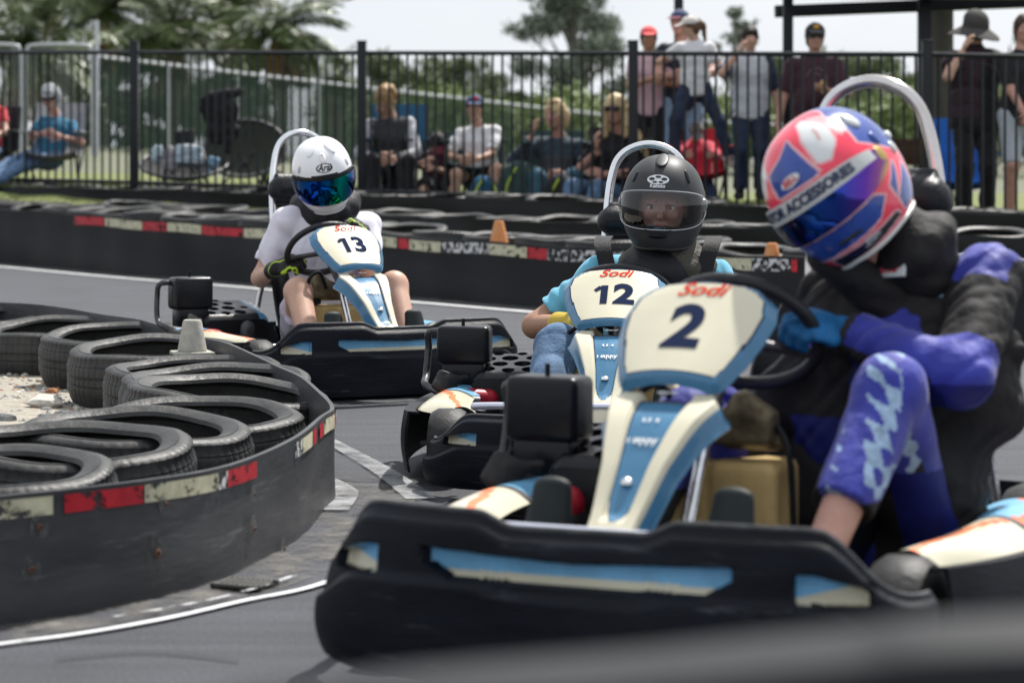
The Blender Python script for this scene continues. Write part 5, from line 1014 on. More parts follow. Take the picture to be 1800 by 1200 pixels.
def tree(name, px, ytop, ybase, d, wpx, label, m, n=9000, ls=.12, seed=0, group=None, clumps=14, trunk=True, lean=0, fill=.55, bk=None, low=.45):
    rg = np.random.default_rng(seed+100); base_ = at(px, ybase, d); top = at(px, ytop, d); Ht = top[2]-base_[2]; W_ = wpx*d/F; root = empty(name, tuple(base_), 0, label, 'tree', group)
    cl = []
    for i in range(clumps):
        a = rg.uniform(0, 6.28); h = low+(1-low)*rg.uniform(); rr = W_/2*math.sqrt(rg.uniform())*(1.0 if h < .8 else .6); cl.append((V(rr*math.cos(a)+lean*h, rr*math.sin(a)*.8, Ht*h*.93), W_*rg.uniform(.10, .2)))
    q = MB()
    if trunk:
        tk = spline([V(0, 0, -.3), V(lean*.3, 0, Ht*.3), V(lean*.6, .1, Ht*.6), V(lean, 0, Ht*.85)], 6); q.tube(tk, [Ht*.028, Ht*.008], 8)
        for c, r_ in cl:
            h0 = max(.15, c[2]/Ht*.6)*Ht; i0 = np.argmin(abs(tk[:, 2]-h0)); s0 = tk[i0]; q.tube(spline([s0, s0*.4+c*.6+V(0, 0, -.08*Ht*.3), c], 5), [Ht*.012, Ht*.003], 5)
        mk('trunk', q, bk or barkg, root)
    pts = []
    for c, r_ in cl:
        for _ in range(26):
            u = rg.normal(size=3); u /= np.linalg.norm(u); pts.append(c+u*r_*rg.uniform(.3, 1.05)*V(1.15, 1, fill))
    pts = np.array(pts); pts2 = pts[rg.integers(0, len(pts), 600)]+rg.normal(0, W_*.018, (600, 3)); c_ = np.concatenate([pts, pts2]); v, f = leaves(c_, n, ls*.75, rg); v = v.reshape(n, 4, 3)+rg.normal(0, W_*.022, (n, 1, 3)); mk('crown', MB().add(v.reshape(-1, 3), [f]), m, root, smooth=False); return root
def palm(px, py, d, rad, label, seed=0, ybase=262, nf=26, dead=5, group='palms behind the fence'):
    rg = np.random.default_rng(seed); rad *= .75; c = at(px, py, d); base_ = at(px, ybase, d); root = empty('palm_tree', tuple(base_), 0, label, 'palm', group); h = c-base_
    tk = spline([V(0, 0, -.5), h*.5+V(.1, 0, 0), h], 8); mk('trunk', MB().tube(tk, [.2, .15, .17], 12), bark, root)
    for kind, nn in ((0, nf), (1, dead)):
        q = MB()
        for i in range(nn):
            az = rg.uniform(0, 6.28); el = R(rg.uniform(-10, 75)) if kind == 0 else R(rg.uniform(-75, -45)); L_ = rad*rg.uniform(.8, 1.1)*(1 if kind == 0 else .7); sp = []; p = h.copy(); dv = V(math.cos(az)*math.cos(el), math.sin(az)*math.cos(el), math.sin(el)); n_ = 26
            for j in range(n_): sp.append(p.copy()); p = p+dv*L_/n_; dv = nrm(dv+V(0, 0, -.055 if kind == 0 else -.06))
            sp = np.array(sp); q.tube(sp, [.022, .005], 4, caps=False); T = np.gradient(sp, axis=0); T /= np.linalg.norm(T, axis=1)[:, None]; vs_ = []; 
            for j in range(2, n_):
                side = nrm(np.cross(T[j], V(0, 0, 1))); ll = L_*.24*math.sin(math.pi*min(1, (j+3)/n_*.95))**.6+.05
                for o_j in (0, .33, .66):
                    b_ = sp[j]-T[j]*L_/n_*o_j
                    for s_ in (1, -1):
                        dd = nrm(side*s_+T[j]*.55+V(0, 0, -.35 if kind == 0 else -.8)+rg.normal(0, .10, 3)); w2 = nrm(np.cross(dd, V(0, 0, 1)+rg.normal(0, .3, 3)))*.014*rad*.55; tip = b_+dd*ll+V(0, 0, -.10*ll); md = b_+dd*ll*.5; vs_.append([b_-w2*.5, md-w2, tip, md+w2])
            vs_ = np.array(vs_); q.add(vs_.reshape(-1, 3), [np.arange(len(vs_)*4).reshape(-1, 4)])
        if nn: mk('frond_crown' if kind == 0 else 'dead_fronds', q, palm_l if kind == 0 else palm_d, root, smooth=False)
    return root
palm(30, 95, 55.5, 3.6, 'palm with a thick trunk rising at the left photo edge', 1, ybase=280, nf=36)
palm(300, 60, 69.0, 3.4, 'shaggy palm above the green fence right of the steel pole', 2, nf=40, dead=9)
palm(490, 55, 63.0, 3.0, 'palm with open fronds above the white helmet', 3, nf=34, dead=5)
palm(180, 20, 79.5, 3.8, 'tall palm behind the bare steel pole', 4, nf=40, dead=4)
palm(395, 5, 84.0, 3.6, 'tallest palm, crown cut by the top of the photo', 5, nf=36)
palm(95, -10, 88.5, 3.8, 'palm crown high at the top left corner', 6, nf=36)
palm(590, 150, 72.0, 2.0, 'small palm with yellow fronds behind the tall fence post', 8, nf=24, dead=8, ybase=225)
tree('bushy_tree', 250, 60, 262, 81, 190, 'dark leafy tree filling the gap below the palms right of the steel pole', bush, 16000, .16, 21, 'trees behind the fence', 22, low=.05)
tree('bushy_tree', 430, 70, 262, 87, 210, 'dark leafy tree low behind the palms above the empty chairs', bush, 16000, .16, 22, 'trees behind the fence', 22, low=.05)
tree('bushy_tree', 100, 60, 270, 75, 170, 'dark leafy tree behind the tube gate', bush, 14000, .15, 23, 'trees behind the fence', 20, low=.05)
tree('gum_tree', 1010, -60, 262, 112, 250, 'tall pale gum tree with an open crown left of the red cap', gum, 17000, .17, 31, 'trees behind the fence', 26, low=.30, bk=barkg)
tree('gum_tree', 1290, 0, 262, 124, 110, 'small pale gum tree above the boy in the raglan tee', gum, 5000, .15, 32, 'trees behind the fence', 12, low=.45)
tree('bushy_tree', 690, 92, 262, 105, 170, 'rounded green tree behind the woman in the vest', bush, 18000, .15, 24, 'trees behind the fence', 34, low=.0)
tree('bushy_tree', 785, 98, 262, 109, 190, 'rounded green tree behind the boy in the white tee', bush, 16000, .15, 25, 'trees behind the fence', 36, low=.0)
tree('bushy_tree', 862, 130, 262, 112, 150, 'small dark tree left of the tall gum', bush, 12000, .13, 26, 'trees behind the fence', 26, low=.0)
tree('bushy_tree', 1520, 96, 270, 90, 230, 'leafy tree seen through the roll hoop of kart 2', bush, 22000, .14, 27, 'trees behind the fence', 30, low=.0)
tree('bushy_tree', 1775, 48, 270, 98, 90, 'tree behind the woman in the wide hat', gum, 5000, .14, 28, 'trees behind the fence', 12, low=.1)
tree('bushy_tree', 1340, 100, 270, 94, 190, 'low tree behind the boy in the raglan tee', bush, 18000, .14, 29, 'trees behind the fence', 26, low=.0)
tree('bushy_tree', 1170, 60, 270, 105, 150, 'pale tree behind the girl in the red cap', gum, 14000, .14, 30, 'trees behind the fence', 22, low=.0)
q = MB(); rg = np.random.default_rng(5)
c_ = np.array([at(v, float(rg.uniform(np.interp(v, [600, 900, 1800], [172, 182, 165])+14*math.sin(v*.03)+8*math.sin(v*.11), 272)), 88+rg.uniform(-3, 4)) for v in rg.uniform(560, 1950, 5200)]); v, f = leaves(c_, 60000, .13, rg); v = v.reshape(-1, 4, 3)+rg.normal(0, .2, (60000, 1, 3)); tag(mk('hedge', MB().add(v.reshape(-1, 3), [f]), hedge, smooth=False), kind='stuff')
q = MB(); vs_ = []
for i in range(26000):
    px = rg.uniform(-50, 1850); b_ = rg.uniform(-.25, 2.2) if rg.uniform() < .8 else rg.uniform(2, 6); p = bank(px, b_); a = rg.uniform(0, 6.28); w_ = .006; h = rg.uniform(.03, .08); vs_.append([p+V(w_*math.cos(a), w_*math.sin(a), -.01), p-V(w_*math.cos(a), w_*math.sin(a), .01), p+V(rg.normal(0, .02), rg.normal(0, .02), h), p+V(rg.normal(0, .015), 0, h*.6)])
q.add(np.array(vs_).reshape(-1, 3), [np.arange(len(vs_)*4).reshape(-1, 4)]); tag(mk('grass_blades', q, grass, smooth=False), kind='stuff')
# ---------------------------------------------------------------- shelter frame
d_ = 23.8; sf = mat('shelter_black', (.010, .012, .017), .5); s0 = at(1385, 420, d_); sh = empty('shelter', (s0[0], s0[1], s0[2]), 0, 'black steel shelter frame rising behind the man in the maroon tee', 'shelter')
def beam(name, a, b, w_, h_): 
    c = (a+b)/2; L_ = np.linalg.norm(b-a); return mk(name, MB().box((0, 0, 0), (w_, h_, L_/2), basis(nrm(V(0, -1, 0)), nrm(b-a)), bev=.006).xf(None, c-s0), sf, sh)
pc = [at(1385, -60, d_), at(1385, 430, d_), at(1625, -60, d_), at(1625, 430, d_)]
beam('post', pc[1], pc[0], .045, .045); beam('post', pc[3], pc[2], .06, .05); beam('crossbeam', at(1376, 16, d_)+V(0, .1, 0), at(1900, 2, d_+.6)+V(0, .1, 0), .055, .075); beam('roof_beam', at(1372, -16, d_-.3), at(1960, -14, d_-.3), .07, .09)
mk('roof', MB().box(at(1680, -75, d_+1.4)-s0, (1.7, 2.0, .03), bev=.01), sf, sh)
pole('wooden_pole', 1655, -80, 25.5, .12, mat('pole_wood', (.13, .125, .11), .9, var=.3, scale=6, bump=.5, stretch=(1, 1, .2)), 'thick weathered wooden pole beside the woman in the wide hat', ybot=400)
pole('black_pole', 1193, -60, 24.4, .045, sf, 'thin black pole rising behind the carried girl', ybot=400)
wt = empty('picnic_table', tuple(at(1585, 330, 23.6)), 0, 'dark brown timber table beside the fence post behind the roll hoop', 'table'); 
mk('tabletop', MB().box((0, .1, .42), (.45, .3, .03), bev=.005), mat('timber_brown', (.07, .035, .018), .7, var=.3, scale=8), wt)
for x in (-.38, .38): mk('leg', MB().box((x, .1, .1), (.03, .25, .3), bev=.005), mat('timber_brown', (.07, .035, .018), .7), wt)
mk('table_side', MB().box((0, -.2, .3), (.44, .015, .09), bev=.005), mat('timber_brown', (.07, .035, .018), .7), wt)
# ---------------------------------------------------------------- camp chairs and bags
def canvas(name, c): return mat(name, c, .8, var=.2, scale=12, bump=.3, bscale=60)
def camp_chair(px, back, label, m, w_=.27, hb=.85, rz=0, lean=.12, z0=0, k=1.0, arms=True, cat='camp chair'):
    p = bank(px, back); root = empty('camp_chair', tuple(p+V(0, 0, z0)), rz, label, cat, 'folding camp chairs')
    G = []
    for t in np.linspace(0, 1, 22):
        if t < .45: y = -.25+.45*t/.45; z = .42-.06*math.sin(math.pi*t/.45)*1.0
        else: u = (t-.45)/.55; y = .20+lean*u*1.2; z = .42+(hb-.42)*u
        G.append([((b_)*w_*(1.05 if t > .45 else 1), y-.03*(1-b_*b_)*(t < .45)+.05*(1-b_*b_)*(t > .45), z-.05*(1-b_*b_)*(t < .45)) for b_ in np.linspace(-1, 1, 9)])
    q = MB(); sheet(q, np.array(G)*k, .01); mk('seat_canvas', q, m, root)
    fr_ = mat('chair_frame', (.03, .03, .032), .35, metal=.6)
    for s in (-1, 1):
        q = MB(); q.tube(np.array([(s*w_*1.05, .2+lean*1.2, hb), (s*w_*1.05, .18, .4), (s*w_, -.25, .02)])*k, .011, 8); mk('leg', q, fr_, root); q = MB(); q.tube(np.array([(s*w_, -.27, .62), (s*w_, -.27, .42), (s*w_*.8, .30, .02)])*k, .011, 8); mk('leg', q, fr_, root)
        if arms: q = MB().box(np.array((s*w_*1.08, -.03, .63))*k, (.04*k, .27*k, .012*k), bev=.01); mk('armrest', q, m, root)
    q = MB(); q.tube(np.array([(-w_, -.25, .03), (w_*.8, .3, .03)])*k, .009, 6); q.tube(np.array([(w_, -.25, .03), (-w_*.8, .3, .03)])*k, .009, 6); mk('cross_brace', q, fr_, root); return root
cgrey = canvas('canvas_grey', (.24, .24, .25)); cblk = canvas('canvas_black', (.02, .021, .024)); cblue = canvas('canvas_blue', (.02, .09, .17)); cred = canvas('canvas_red', (.55, .04, .06)); cbl2 = canvas('canvas_bright_blue', (.02, .13, .5)); colive = canvas('canvas_olive', (.035, .04, .03)); cgreen = canvas('canvas_teal', (.03, .06, .06))
camp_chair(95, .7, 'grey camp chair holding the man in the blue tee', cgrey, lean=.3, hb=.95); camp_chair(-20, .7, 'black and red camp chair cut by the left photo edge', cblk, hb=.9)
def moon_chair(px, back, label, m, r_=.42, tilt=55, zc_=.5):
    p = bank(px, back); root = empty('moon_chair', tuple(p), 0, label, 'camp chair', 'folding camp chairs'); G = []; Rt = np.array(Matrix.Rotation(R(tilt), 3, 'X'))
    for rr in np.linspace(.02, 1, 10): G.append([Rt@V(r_*rr*math.cos(a)*1.15, r_*rr*math.sin(a), -.16*(1-rr*rr))+V(0, .1, zc_) for a in np.linspace(0, 2*math.pi, 36, endpoint=False)])
    G = np.array(G); q = MB(); q.grid(G, cv=True); q.grid(G+V(0, .012, -.008), cv=True, flip=True); mk('seat_canvas', q, m, root); mk('chair_rim', MB().tube(G[-1], .018, 8, closed=True), cgrey if m is cgrey else mat('rim_grey', (.06, .06, .065), .5), root)
    for s in (-1, 1):
        mk('leg', MB().tube([(s*.3, -.25, .0), (s*-.1, .3, .5)], .012, 6), dkm, root); mk('leg', MB().tube([(s*.3, .35, .0), (s*.15, -.2, .3)], .012, 6), dkm, root)
moon_chair(322, .9, 'round black moon chair piled with towels and a bag', cblk, .40, 22, .33); moon_chair(428, 1.3, 'large dark olive moon chair with a black coat over it', colive, .38, 52, .50)
p = bank(300, .85); q = smb([elp((0, 0, 0), (.075, .07, .13), None, .02), bx((0, 0, -.08), (.06, .06, .04), None, .02)], .01, fold=.006); tag(mk('handbag', q, canvas('bag_grey', (.30, .29, .31)), loc=tuple(p+V(0, 0, .38))), 'grey handbag lying in the round black chair', 'bag')
q = smb([bx((0, 0, 0), (.115, .09, .075), basis((0, -1, .2)), .025), elp((.05, 0, .03), (.1, .09, .06), None, .03)], .01, fold=.008, paint=lambda c: (np.sin(c[:, 2]*150+c[:, 0]*12) > .2).astype(int)); tag(mk('towel', q, [canvas('towel_white', (.62, .66, .70)), canvas('towel_blue', (.12, .28, .40))], loc=tuple(p+V(.19, .05, .40))), 'folded blue and white striped towel in the round black chair', 'towel')
q = smb([elp((0, 0, 0), (.06, .05, .09), None, .02), elp((.34, .0, -.04), (.07, .05, .09), None, .02)], .01, fold=.006)
q1 = smb([elp((0, 0, 0), (.05, .05, .10), None, .02), bx((.02, 0, .03), (.03, .03, .05), basis((.2, -1, .3)), .01)], .009, fold=.006); tag(mk('plastic_bag', q1, canvas('bag_pale', (.5, .62, .68)), loc=tuple(p+V(-.16, .05, .42))), 'crumpled pale plastic bag left of the grey handbag', 'bag')
q1 = smb([bx((0, 0, 0), (.035, .03, .075), basis((0, -1, 0), (.25, 0, 1)), .02)], .008, fold=.003); tag(mk('drink_bottle', q1, canvas('bottle_blue', (.25, .42, .6)), loc=tuple(p+V(.44, -.02, .30))), 'pale blue drink bottle tucked at the right rim of the round chair', 'bottle')
q1 = smb([bx((0, 0, 0), (.10, .03, .06), basis((0, -1, 0), (-.1, .3, 1)), .01), cap((-.10, 0, .05), (.10, 0, .07), .012)], .008); tag(mk('chair_pocket', q1, [cblk], loc=tuple(p+V(.12, .16, .60))), 'small black cooler with a pale rim behind the striped towel', 'cooler')
q1 = smb([ecp((0, 0, .0), (-.10, -.02, .42), (1, .1, 0), (0, 1, 0), (.16, .06), (.13, .05), k=.04), cap((-.12, -.02, .40), (.15, .02, .46), .05, .04, k=.04), cap((.08, -.04, .3), (.04, -.05, -.15), .06, .04, k=.03)], .013, fold=.016, ffreq=18); tag(mk('draped_coat', q1, canvas('coat_black', (.014, .015, .018)), loc=tuple(bank(395, .95)+V(0, 0, .62))), 'black coat draped over the large olive chair', 'coat')
camp_chair(700, .75, 'blue camp chair under the woman in the vest', cblue, hb=.98, lean=.15); camp_chair(835, .75, 'dark teal camp chair under the boy in the white tee', cgreen, hb=.72, w_=.26); camp_chair(775, 1.1, 'black camp chair behind the boy in the white tee', cblk, hb=.7)
camp_chair(975, .9, 'dark camp chair under the blonde woman with the grey bib', cgreen, hb=.75); camp_chair(1092, .9, 'black camp chair under the woman in sunglasses', cblk, hb=.8); camp_chair(1225, 1.0, 'red camp chair holding the child in the grey cap', cred, hb=.80, w_=.25, lean=.1)
camp_chair(1690, 1.2, 'bright blue camp chair behind the woman in the wide hat', cbl2, hb=.95, w_=.24)
def pack(px, back, dz, label, m, s=1.0, piping=True):
    root = empty('backpack', tuple(bank(px, back)+V(0, 0, dz)), .2, label, 'backpack', 'bags by the fence'); q = smb([elp((0, 0, .2*s), (.19*s, .13*s, .24*s), None, .03), elp((0, -.08*s, .13*s), (.14*s, .08*s, .13*s), None, .04), bx((0, 0, .05*s), (.14*s, .09*s, .03*s), None, .03)], .012, fold=.006); mk('bag_body', q, m, root)
    q = MB().tube([(-.12*s, -.12*s, .02), (-.14*s, -.14*s, .2*s), (-.05*s, -.15*s, .38*s)], .010, 6, smooth=5); mk('piping', q, mat('neon_piping', (.45, .6, .05), .6), root); q = MB().tube([(.12*s, -.12*s, .02), (.15*s, -.13*s, .2*s), (.08*s, -.12*s, .36*s)], .010, 6, smooth=5); mk('piping', q, mat('neon_piping', (.45, .6, .05), .6), root)
pack(912, .35, 0, 'dark teal backpack with lime piping below the seated blonde woman', cgreen, 1.05); pack(985, .35, 0, 'black backpack with lime piping left of the black helmet', cblk, .8); pack(850, .4, 0, 'blue backpack with lime straps by the boy in the white tee', cblue, .7); pack(480, .6, .0, 'dark bag on the ground left of the white helmet', cblk, .7)
# ---------------------------------------------------------------- spectators
hb_ = mat('hair_brown', (.05, .03, .018), .5, var=.4, scale=40); hblond = mat('hair_blonde', (.52, .40, .22), .5, var=.3, scale=40); hgold = mat('hair_golden', (.36, .22, .10), .5, var=.35, scale=40); hdk = mat('hair_dark', (.02, .014, .01), .6); hred = mat('hair_auburn', (.10, .055, .03), .5, var=.3, scale=40)
denim = mat('blue_denim', (.10, .17, .28), .8); dnavy = mat('navy_denim', (.022, .035, .07), .8, var=.3, scale=10, bump=.2); dlight = mat('light_denim', (.22, .32, .45), .8, var=.2, scale=10); blk_c = tee('black_cloth', (.012, .012, .015)); whites = mat('shoe_white', (.6, .6, .6), .6); shdk = mat('shoe_dark', (.03, .03, .035), .6)
def st(k, **kw):
    S = dict(k=k, P=(0, 0, .90*k), C=(0, 0, 1.40*k), H=(0, -.03, 1.60*k), hands=((-.25*k, -.03, .80*k), (.25*k, -.03, .80*k)), feet=((-.10*k, -.0, .10*k), (.10*k, 0, .10*k)), ep=((-.3, 1, 0), (.3, 1, 0)), kp=((0, -1, 0), (0, -1, 0)), fd=((-.2, -1, 0), (.2, -1, 0)), hd=((0, -.1, -1), (0, -.1, -1)), shoes=shdk, skin=skinA, res=.0125); S.update(kw); return S
def si(k, **kw):
    S = dict(k=k, P=(0, .10, .46), C=(0, .16, .46+.50*k), H=(0, .10, .46+.70*k), hands=((-.12, -.22, .62), (.12, -.22, .62)), feet=((-.16, -.42, .10), (.16, -.42, .10)), ep=((-1, .3, -.6), (1, .3, -.6)), kp=((-.1, -.6, 1), (.1, -.6, 1)), fd=((-.2, -1, 0), (.2, -1, 0)), shoes=shdk, skin=skinA, res=.0125); S.update(kw); return S
SP = 'spectators behind the fence'
def who(px, back, label, S, rz=0, yh=None):
    """yh: photo row of the head centre; sets the body scale offset through the ground"""
    p = bank(px, back)
    if yh is not None: p[2] = CH-(yh-HY)*p[1]/F-S['H'][2]
    return figure('person', tuple(p), rz, label, S, SP)
# seated man, far left
who(78, .65, 'seated man in a blue tee and hooded grey cap at far left', si(1.0, P=(.02, .1, .42), C=(.10, .28, .80), H=(.02, .20, 1.04), hands=((.02, -.12, .66), (.20, -.1, .62)), feet=((-.62, -.55, .12), (-.50, -.55, .12)), kp=((-.5, -.3, 1), (-.4, -.3, 1)), skin=skinP, shirt=tee('teal_tee', (.02, .13, .23)), pants=denim, sleeve=.7, hair='short', hairm=hb_, cap=(tee('cap_grey', (.30, .32, .34)), tee('cap_grey_dark', (.03, .03, .035))), shades=True, hf=(0, -1, -.15),
    extra=lambda root, P, Rm, k: mk('hood', smb([elp(P(0, .045, .03), (.115, .11, .13), Rm, .02), elp(P(0, -.09, -.02), (.085, .13, .13), Rm, sub=True)], .01), tee('cap_grey', (.30, .32, .34)), root)), yh=172)
# woman in vest
who(690, .6, 'seated woman in a dark vest and grey sleeves looking down at left of the boy', si(1.2, w=.92, P=(0, .1, .44), C=(-.03, .06, 1.0), H=(-.07, -.05, 1.20), hf=(-.3, -1, -.85), hu=(0, -.5, 1), hands=((-.10, -.30, .62), (.02, -.32, .62)), shirt=[tee('sleeve_grey', (.42, .43, .46)), canvas('vest_dark', (.045, .047, .055))], sleeve=1.9, spaint=lambda c: (np.abs(c[:, 0]+.03) < .165).astype(int), pants=blk_c, hair='pony', hairm=hgold,
    extra=lambda root, P, Rm, k: mk('hair_tail', smb([cap(P(-.05, -.03, -.08), P(-.03, -.03, -.26), .03, .022, k=.02), cap(P(.04, -.02, -.06), P(.05, -.06, -.30), .035, .02, k=.02), cap(P(.05, .02, .1), P(.09, .03, .02), .04, .03)], .009, fold=.006, ffreq=60), hgold, root)), yh=176)
# child leaning beside the boy
who(773, .8, 'child in dark clothes hunched left of the boy in the white tee', si(.88, P=(-.02, .15, .40), C=(-.04, .06, .70), H=(-.02, -.06, .80), hf=(.2, -1, -1.1), hu=(0, -.6, 1), hands=((-.16, -.16, .62), (-.05, -.2, .56)), shirt=tee('tee_grape', (.10, .045, .06)), pants=blk_c, leg=1.0, hair='short', hairm=hdk, cap=(blk_c, tee('brim_maroon', (.18, .03, .05)))), yh=252)
who(836, .75, 'seated boy in a white tee and navy cap with bare knees', si(1.02, P=(.05, .12, .42), C=(.02, .16, .88), H=(-.01, .06, 1.09), hands=((-.10, -.2, .60), (-.02, -.22, .58)), feet=((-.20, -.25, .02), (.16, -.40, .08)), kp=((-.1, -.5, 1), (.2, -.6, 1)), shirt=tee('white_tee_plain', (.66, .66, .68)), sleeve=.8, pants=blk_c, pname='shorts', leg=.55, hair='short', hairm=hb_, cap=(tee('cap_navy', (.03, .05, .12)), tee('cap_navy', (.03, .05, .12))), fold=.01,
    extra=lambda root, P, Rm, k: mk('cap_badge', MB().ell(P(.01, -.088, .085), (.026, .012, .022), Rm, 0, 14), tee('badge_red', (.5, .04, .06)), root)), yh=189)
who(972, .8, 'seated woman with short blonde hair, dark hoodie and a grey bib', si(1.22, w=.95, P=(.03, .12, .42), C=(.06, .16, .95), H=(.02, .06, 1.19), hf=(-.5, -1, 0), hands=((-.20, -.12, .98), (.10, -.2, .62)), ep=((-1, 0, -1), (1, .3, -.6)), hd=((.1, -.2, 1), None), shirt=[tee('hoodie_navy', (.03, .05, .07)), tee('bib_grey', (.075, .078, .09))], sleeve=1.85, spaint=lambda c: ((np.abs(c[:, 0]-.04) < .13) & (c[:, 1] < .15) & (c[:, 2] < .80)).astype(int), pants=mat('jeans_teal', (.05, .12, .17), .8), hair='short', hairm=hblond, skin=skinP,
    extra=lambda root, P, Rm, k: mk('hair_bun', smb([elp(P(.03, .07, -.02), (.08, .07, .11), Rm, .02), elp(P(0, -.04, .10), (.07, .05, .035), Rm, .02)], .009, fold=.006, ffreq=60), hblond, root)), yh=202)
who(1082, .75, 'seated woman with long blonde hair, sunglasses and black top eating', si(1.22, w=.95, P=(-.02, .12, .42), C=(.08, .18, .96), H=(.0, .08, 1.23), hf=(-.35, -1, -.05), hands=((-.17, -.16, .84), (-.12, -.22, .62)), feet=((-.55, -.55, .08), (-.35, -.55, .08)), kp=((-.3, -.4, 1), (-.2, -.4, 1)), ep=((-.8, 0, -1), (.8, .2, -.6)), hd=((-.2, -.3, 1), (-.6, -.5, .2)), shirt=blk_c, sleeve=.9, pants=denim, hair='long', hairm=hblond, shades=True, skin=skinP, cg=.014,
    extra=lambda root, P, Rm, k: mk('hair_tail', smb([cap(P(.07, .0, -.05), P(.20, -.02, -.24), .05, .045, k=.03), cap(P(.20, -.02, -.24), P(.27, -.02, -.38), .045, .02, k=.03)], .01, fold=.007, ffreq=60), hblond, root)), yh=192)
who(1140, 1.1, 'standing girl in a coral cap and pink tee', st(.93, w=.9, hands=((.02, -.25, 1.10), (.10, -.27, 1.06)), ep=((-1, .2, -.8), (1, .2, -.8)), hd=((.7, -.7, .2), (.5, -.8, .1)), shirt=tee('pink_tee', (.55, .38, .42)), sleeve=.55, pants=blk_c, hair='pony', hairm=hdk, skin=skinB, cap=(tee('cap_coral', (.72, .10, .10)), tee('cap_coral', (.72, .10, .10)))), yh=68)
mn = who(1200, 1.3, 'man in a navy cap and dark top carrying the small girl', st(1.05, H=(-.03, -.04, 1.68), hands=((-.02, -.32, 1.16), (.04, -.33, 1.20)), ep=((-1, -.2, -.8), (1.0, -.3, -.8)), hd=((.8, -.3, .1), (-.9, -.3, .1)), hf=(-.5, -1, .05), shirt=tee('top_navy', (.02, .026, .045)), sleeve=.6, pants=dlight, leg=1.1, hair='short', hairm=hb_, skin=skinP, cap=(tee('cap_navy', (.03, .05, .12)), tee('brim_maroon', (.28, .05, .07)))), yh=42)
who(1222, .85, 'small girl in a white cap and white tee carried sideways on the arm', dict(k=.82, P=(.0, 0, .30), C=(.0, .0, .70), H=(-.05, -.04, .86), hf=(-1, -.35, -.15), hands=((-.14, .14, .60), (.22, .12, .56)), feet=((-.20, -.10, -.34), (.32, -.12, -.36)), kp=((-.6, -1, .3), (.7, -1, .2)), ep=((-.5, .5, -.5), (.5, .3, -.8)), fd=((-.5, -.7, -.4), (.7, -.4, -.5)), shirt=tee('white_tee_plain', (.66, .66, .68)), sleeve=.6, pants=dnavy, hair='pony', hairm=hred, cap=(tee('cap_white', (.62, .58, .55)), tee('cap_white', (.62, .58, .55))), shoes=mat('sneaker_pink', (.5, .25, .25), .6, col2=(.6, .6, .6), scale=30), skin=skinA, res=.0115), yh=48)
who(1225, .95, 'child in a grey cap sitting low in the red camp chair', si(.74, P=(0, .1, .42), C=(0, .16, .72), H=(0, .06, .84), hf=(0, -1, -.9), hu=(0, -.6, 1), shirt=tee('hoodie_red', (.55, .04, .07)), sleeve=1.8, pants=dnavy, hair='short', hairm=hb_, cap=(tee('cap_stone', (.20, .19, .18)), tee('cap_stone', (.20, .19, .18))), cg=.02), yh=232)
raglan = [tee('raglan_white', (.50, .51, .56)), tee('raglan_navy', (.03, .045, .085))]
who(1318, .9, 'boy in a white raglan tee with navy sleeves and dark jeans', st(.92, hands=((-.13, -.25, 1.33), (.25, -.02, .80)), ep=((-.8, 0, -1), (.3, 1, 0)), hd=((.3, -.3, .8), (0, -.1, -1)), hf=(.1, -1, -.1), shirt=raglan, spaint=lambda c: (np.abs(c[:, 0]) > .165+.0*c[:, 2]-(c[:, 2]-1.2)*.35*(c[:, 2] > 1.25)).astype(int), sleeve=.9, pants=dnavy, hair='fringe', hairm=hdk, cg=.016, b=1.05), yh=68)
def tee_print(root, c, r_, m):
    q = MB(); tt = np.linspace(0, 2*math.pi, 32, endpoint=False)
    for k0, k1 in ((.86, 1), (.45, .6)): q.grid(np.array([[V(c[0]+r_*k*math.cos(t), c[1]+.02*(abs(math.cos(t)*k)), c[2]+r_*k*math.sin(t)*1.15) for t in tt] for k in (k0, k1)]), cv=True)
    mk('shirt_print', q, m, root)
r_, _ = who(1432, 1.0, 'man in a maroon tee, black cap and sunglasses holding a snack', st(1.03, b=1.12, sw=.185, belly=.03, H=(0, -.04, 1.66), hands=((-.34, -.02, .84), (.08, -.32, 1.16)), ep=((-.5, 1, 0), (1, .2, -.8)), hd=((0, -.1, -1), (-.8, -.5, .2)), pn=((1, 0, 0), (0, .3, 1)), shirt=tee('maroon_tee', (.045, .016, .026)), sleeve=.75, pants=blk_c, hair='short', hairm=hdk, shades=True, skin=skinP, cap=(tee('cap_black', (.018, .018, .022)), tee('cap_black', (.018, .018, .022))), cg=.014,
    extra=lambda root, P, Rm, k: mk('cap_badge', MB().ell(P(0, -.098, .085), (.028, .012, .022), Rm, 0, 14), mat('badge_gold', (.5, .28, .03), .5), root)), yh=66)
tee_print(r_, (0.0, -.155, 1.27), .10, mat('print_grey', (.12, .09, .10), .8))
q = smb([cap((0, 0, -.05), (0, 0, .0), .014, .022, k=.01), elp((0, 0, .03), (.03, .03, .035), None, .01)], .006); tag(mk('ice_cream', q, mat('snack_tan', (.5, .33, .15), .7), loc=tuple(V(*r_.location)+V(.03, -.38, 1.20))), 'small tan ice cream cone held by the man in the maroon tee', 'ice cream')
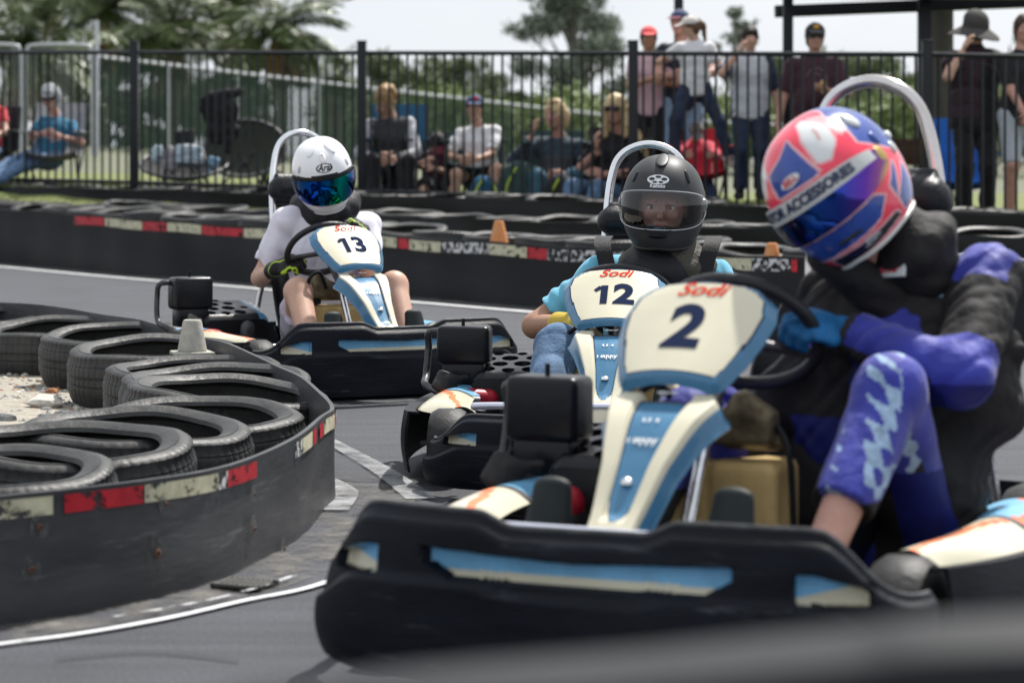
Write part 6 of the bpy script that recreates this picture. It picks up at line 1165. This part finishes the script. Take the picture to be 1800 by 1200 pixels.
def sunhat(root, P, Rm, k):
    tl = np.array(Matrix.Rotation(R(14), 3, 'Y')); q = MB(); G = []
    for t in np.linspace(0, 2*math.pi, 48, endpoint=False):
        w2 = .20+.02*math.sin(2*t+1); G.append([P(*(tl@V(r_*math.cos(t), r_*math.sin(t)*1.05+.0, z-.03*(r_/.2)**2*(1+.5*math.sin(2*t))))) for r_, z in ((.10, .02), (.11, .018), (w2*.8, -.005), (w2, -.02))])
    q = MB(); G = np.array(G); q.grid(G, cu=True); q.grid(G-V(0, 0, .006), cu=True, flip=True); q.join(smb([ecp(P(*(tl@V(0, .01, .0))), P(*(tl@V(0, .01, .06))), Rm[:, 0], Rm[:, 1], (.106, .12), (.10, .115), k=.01)], .007)); mk('sun_hat', q, canvas('hat_grey', (.055, .052, .05)), root)
who(1712, .85, 'woman in a wide dark sun hat and black clothes, hand at her mouth', st(1.06, w=.98, b=1.08, H=(.0, -.03, 1.72), hf=(-1, -.45, -.05), hands=((-.13, -.2, 1.52), (.32, -.05, .95)), ep=((-.6, -.1, -1), (.6, .6, 0)), hd=((.3, -.1, .8), (-.3, -.3, -.9)), shirt=[blk_c, tee('scarf_plum', (.035, .018, .028))], spaint=lambda c: ((c[:, 0] < .02+.10*(c[:, 2] > 1.4)) & (c[:, 1] < -.02) & (c[:, 2] > .95)).astype(int), sleeve=.35, cg=.026, pants=blk_c, hair='short', hairm=hblond, extra=sunhat, fold=.012), yh=50)
who(1795, .9, 'person in a black tee and pale shorts with clasped hands', st(1.04, H=(.02, -.03, 1.68), hands=((-.01, -.24, .93), (.05, -.24, .92)), ep=((-.5, .6, -.4), (.5, .6, -.4)), hd=((.6, -.6, -.4), (-.6, -.6, -.4)), pn=((.3, .9, 0), (-.3, .9, 0)), curl=1.0, shirt=tee('black_tee', (.014, .014, .017)), sleeve=.8, pants=tee('pale_blue_shorts', (.42, .46, .52)), pname='shorts', leg=.95, hair='short', hairm=hb_, skin=skinP, b=1.05), yh=52)
who(-28, .7, 'person in a red top at the left photo edge, mostly out of view', si(.98, shirt=tee('red_top', (.5, .03, .04)), pants=denim, hair='short', hairm=hb_, feet=((.05, -.55, .1), (.2, -.5, .1)), b=1.05), yh=160)
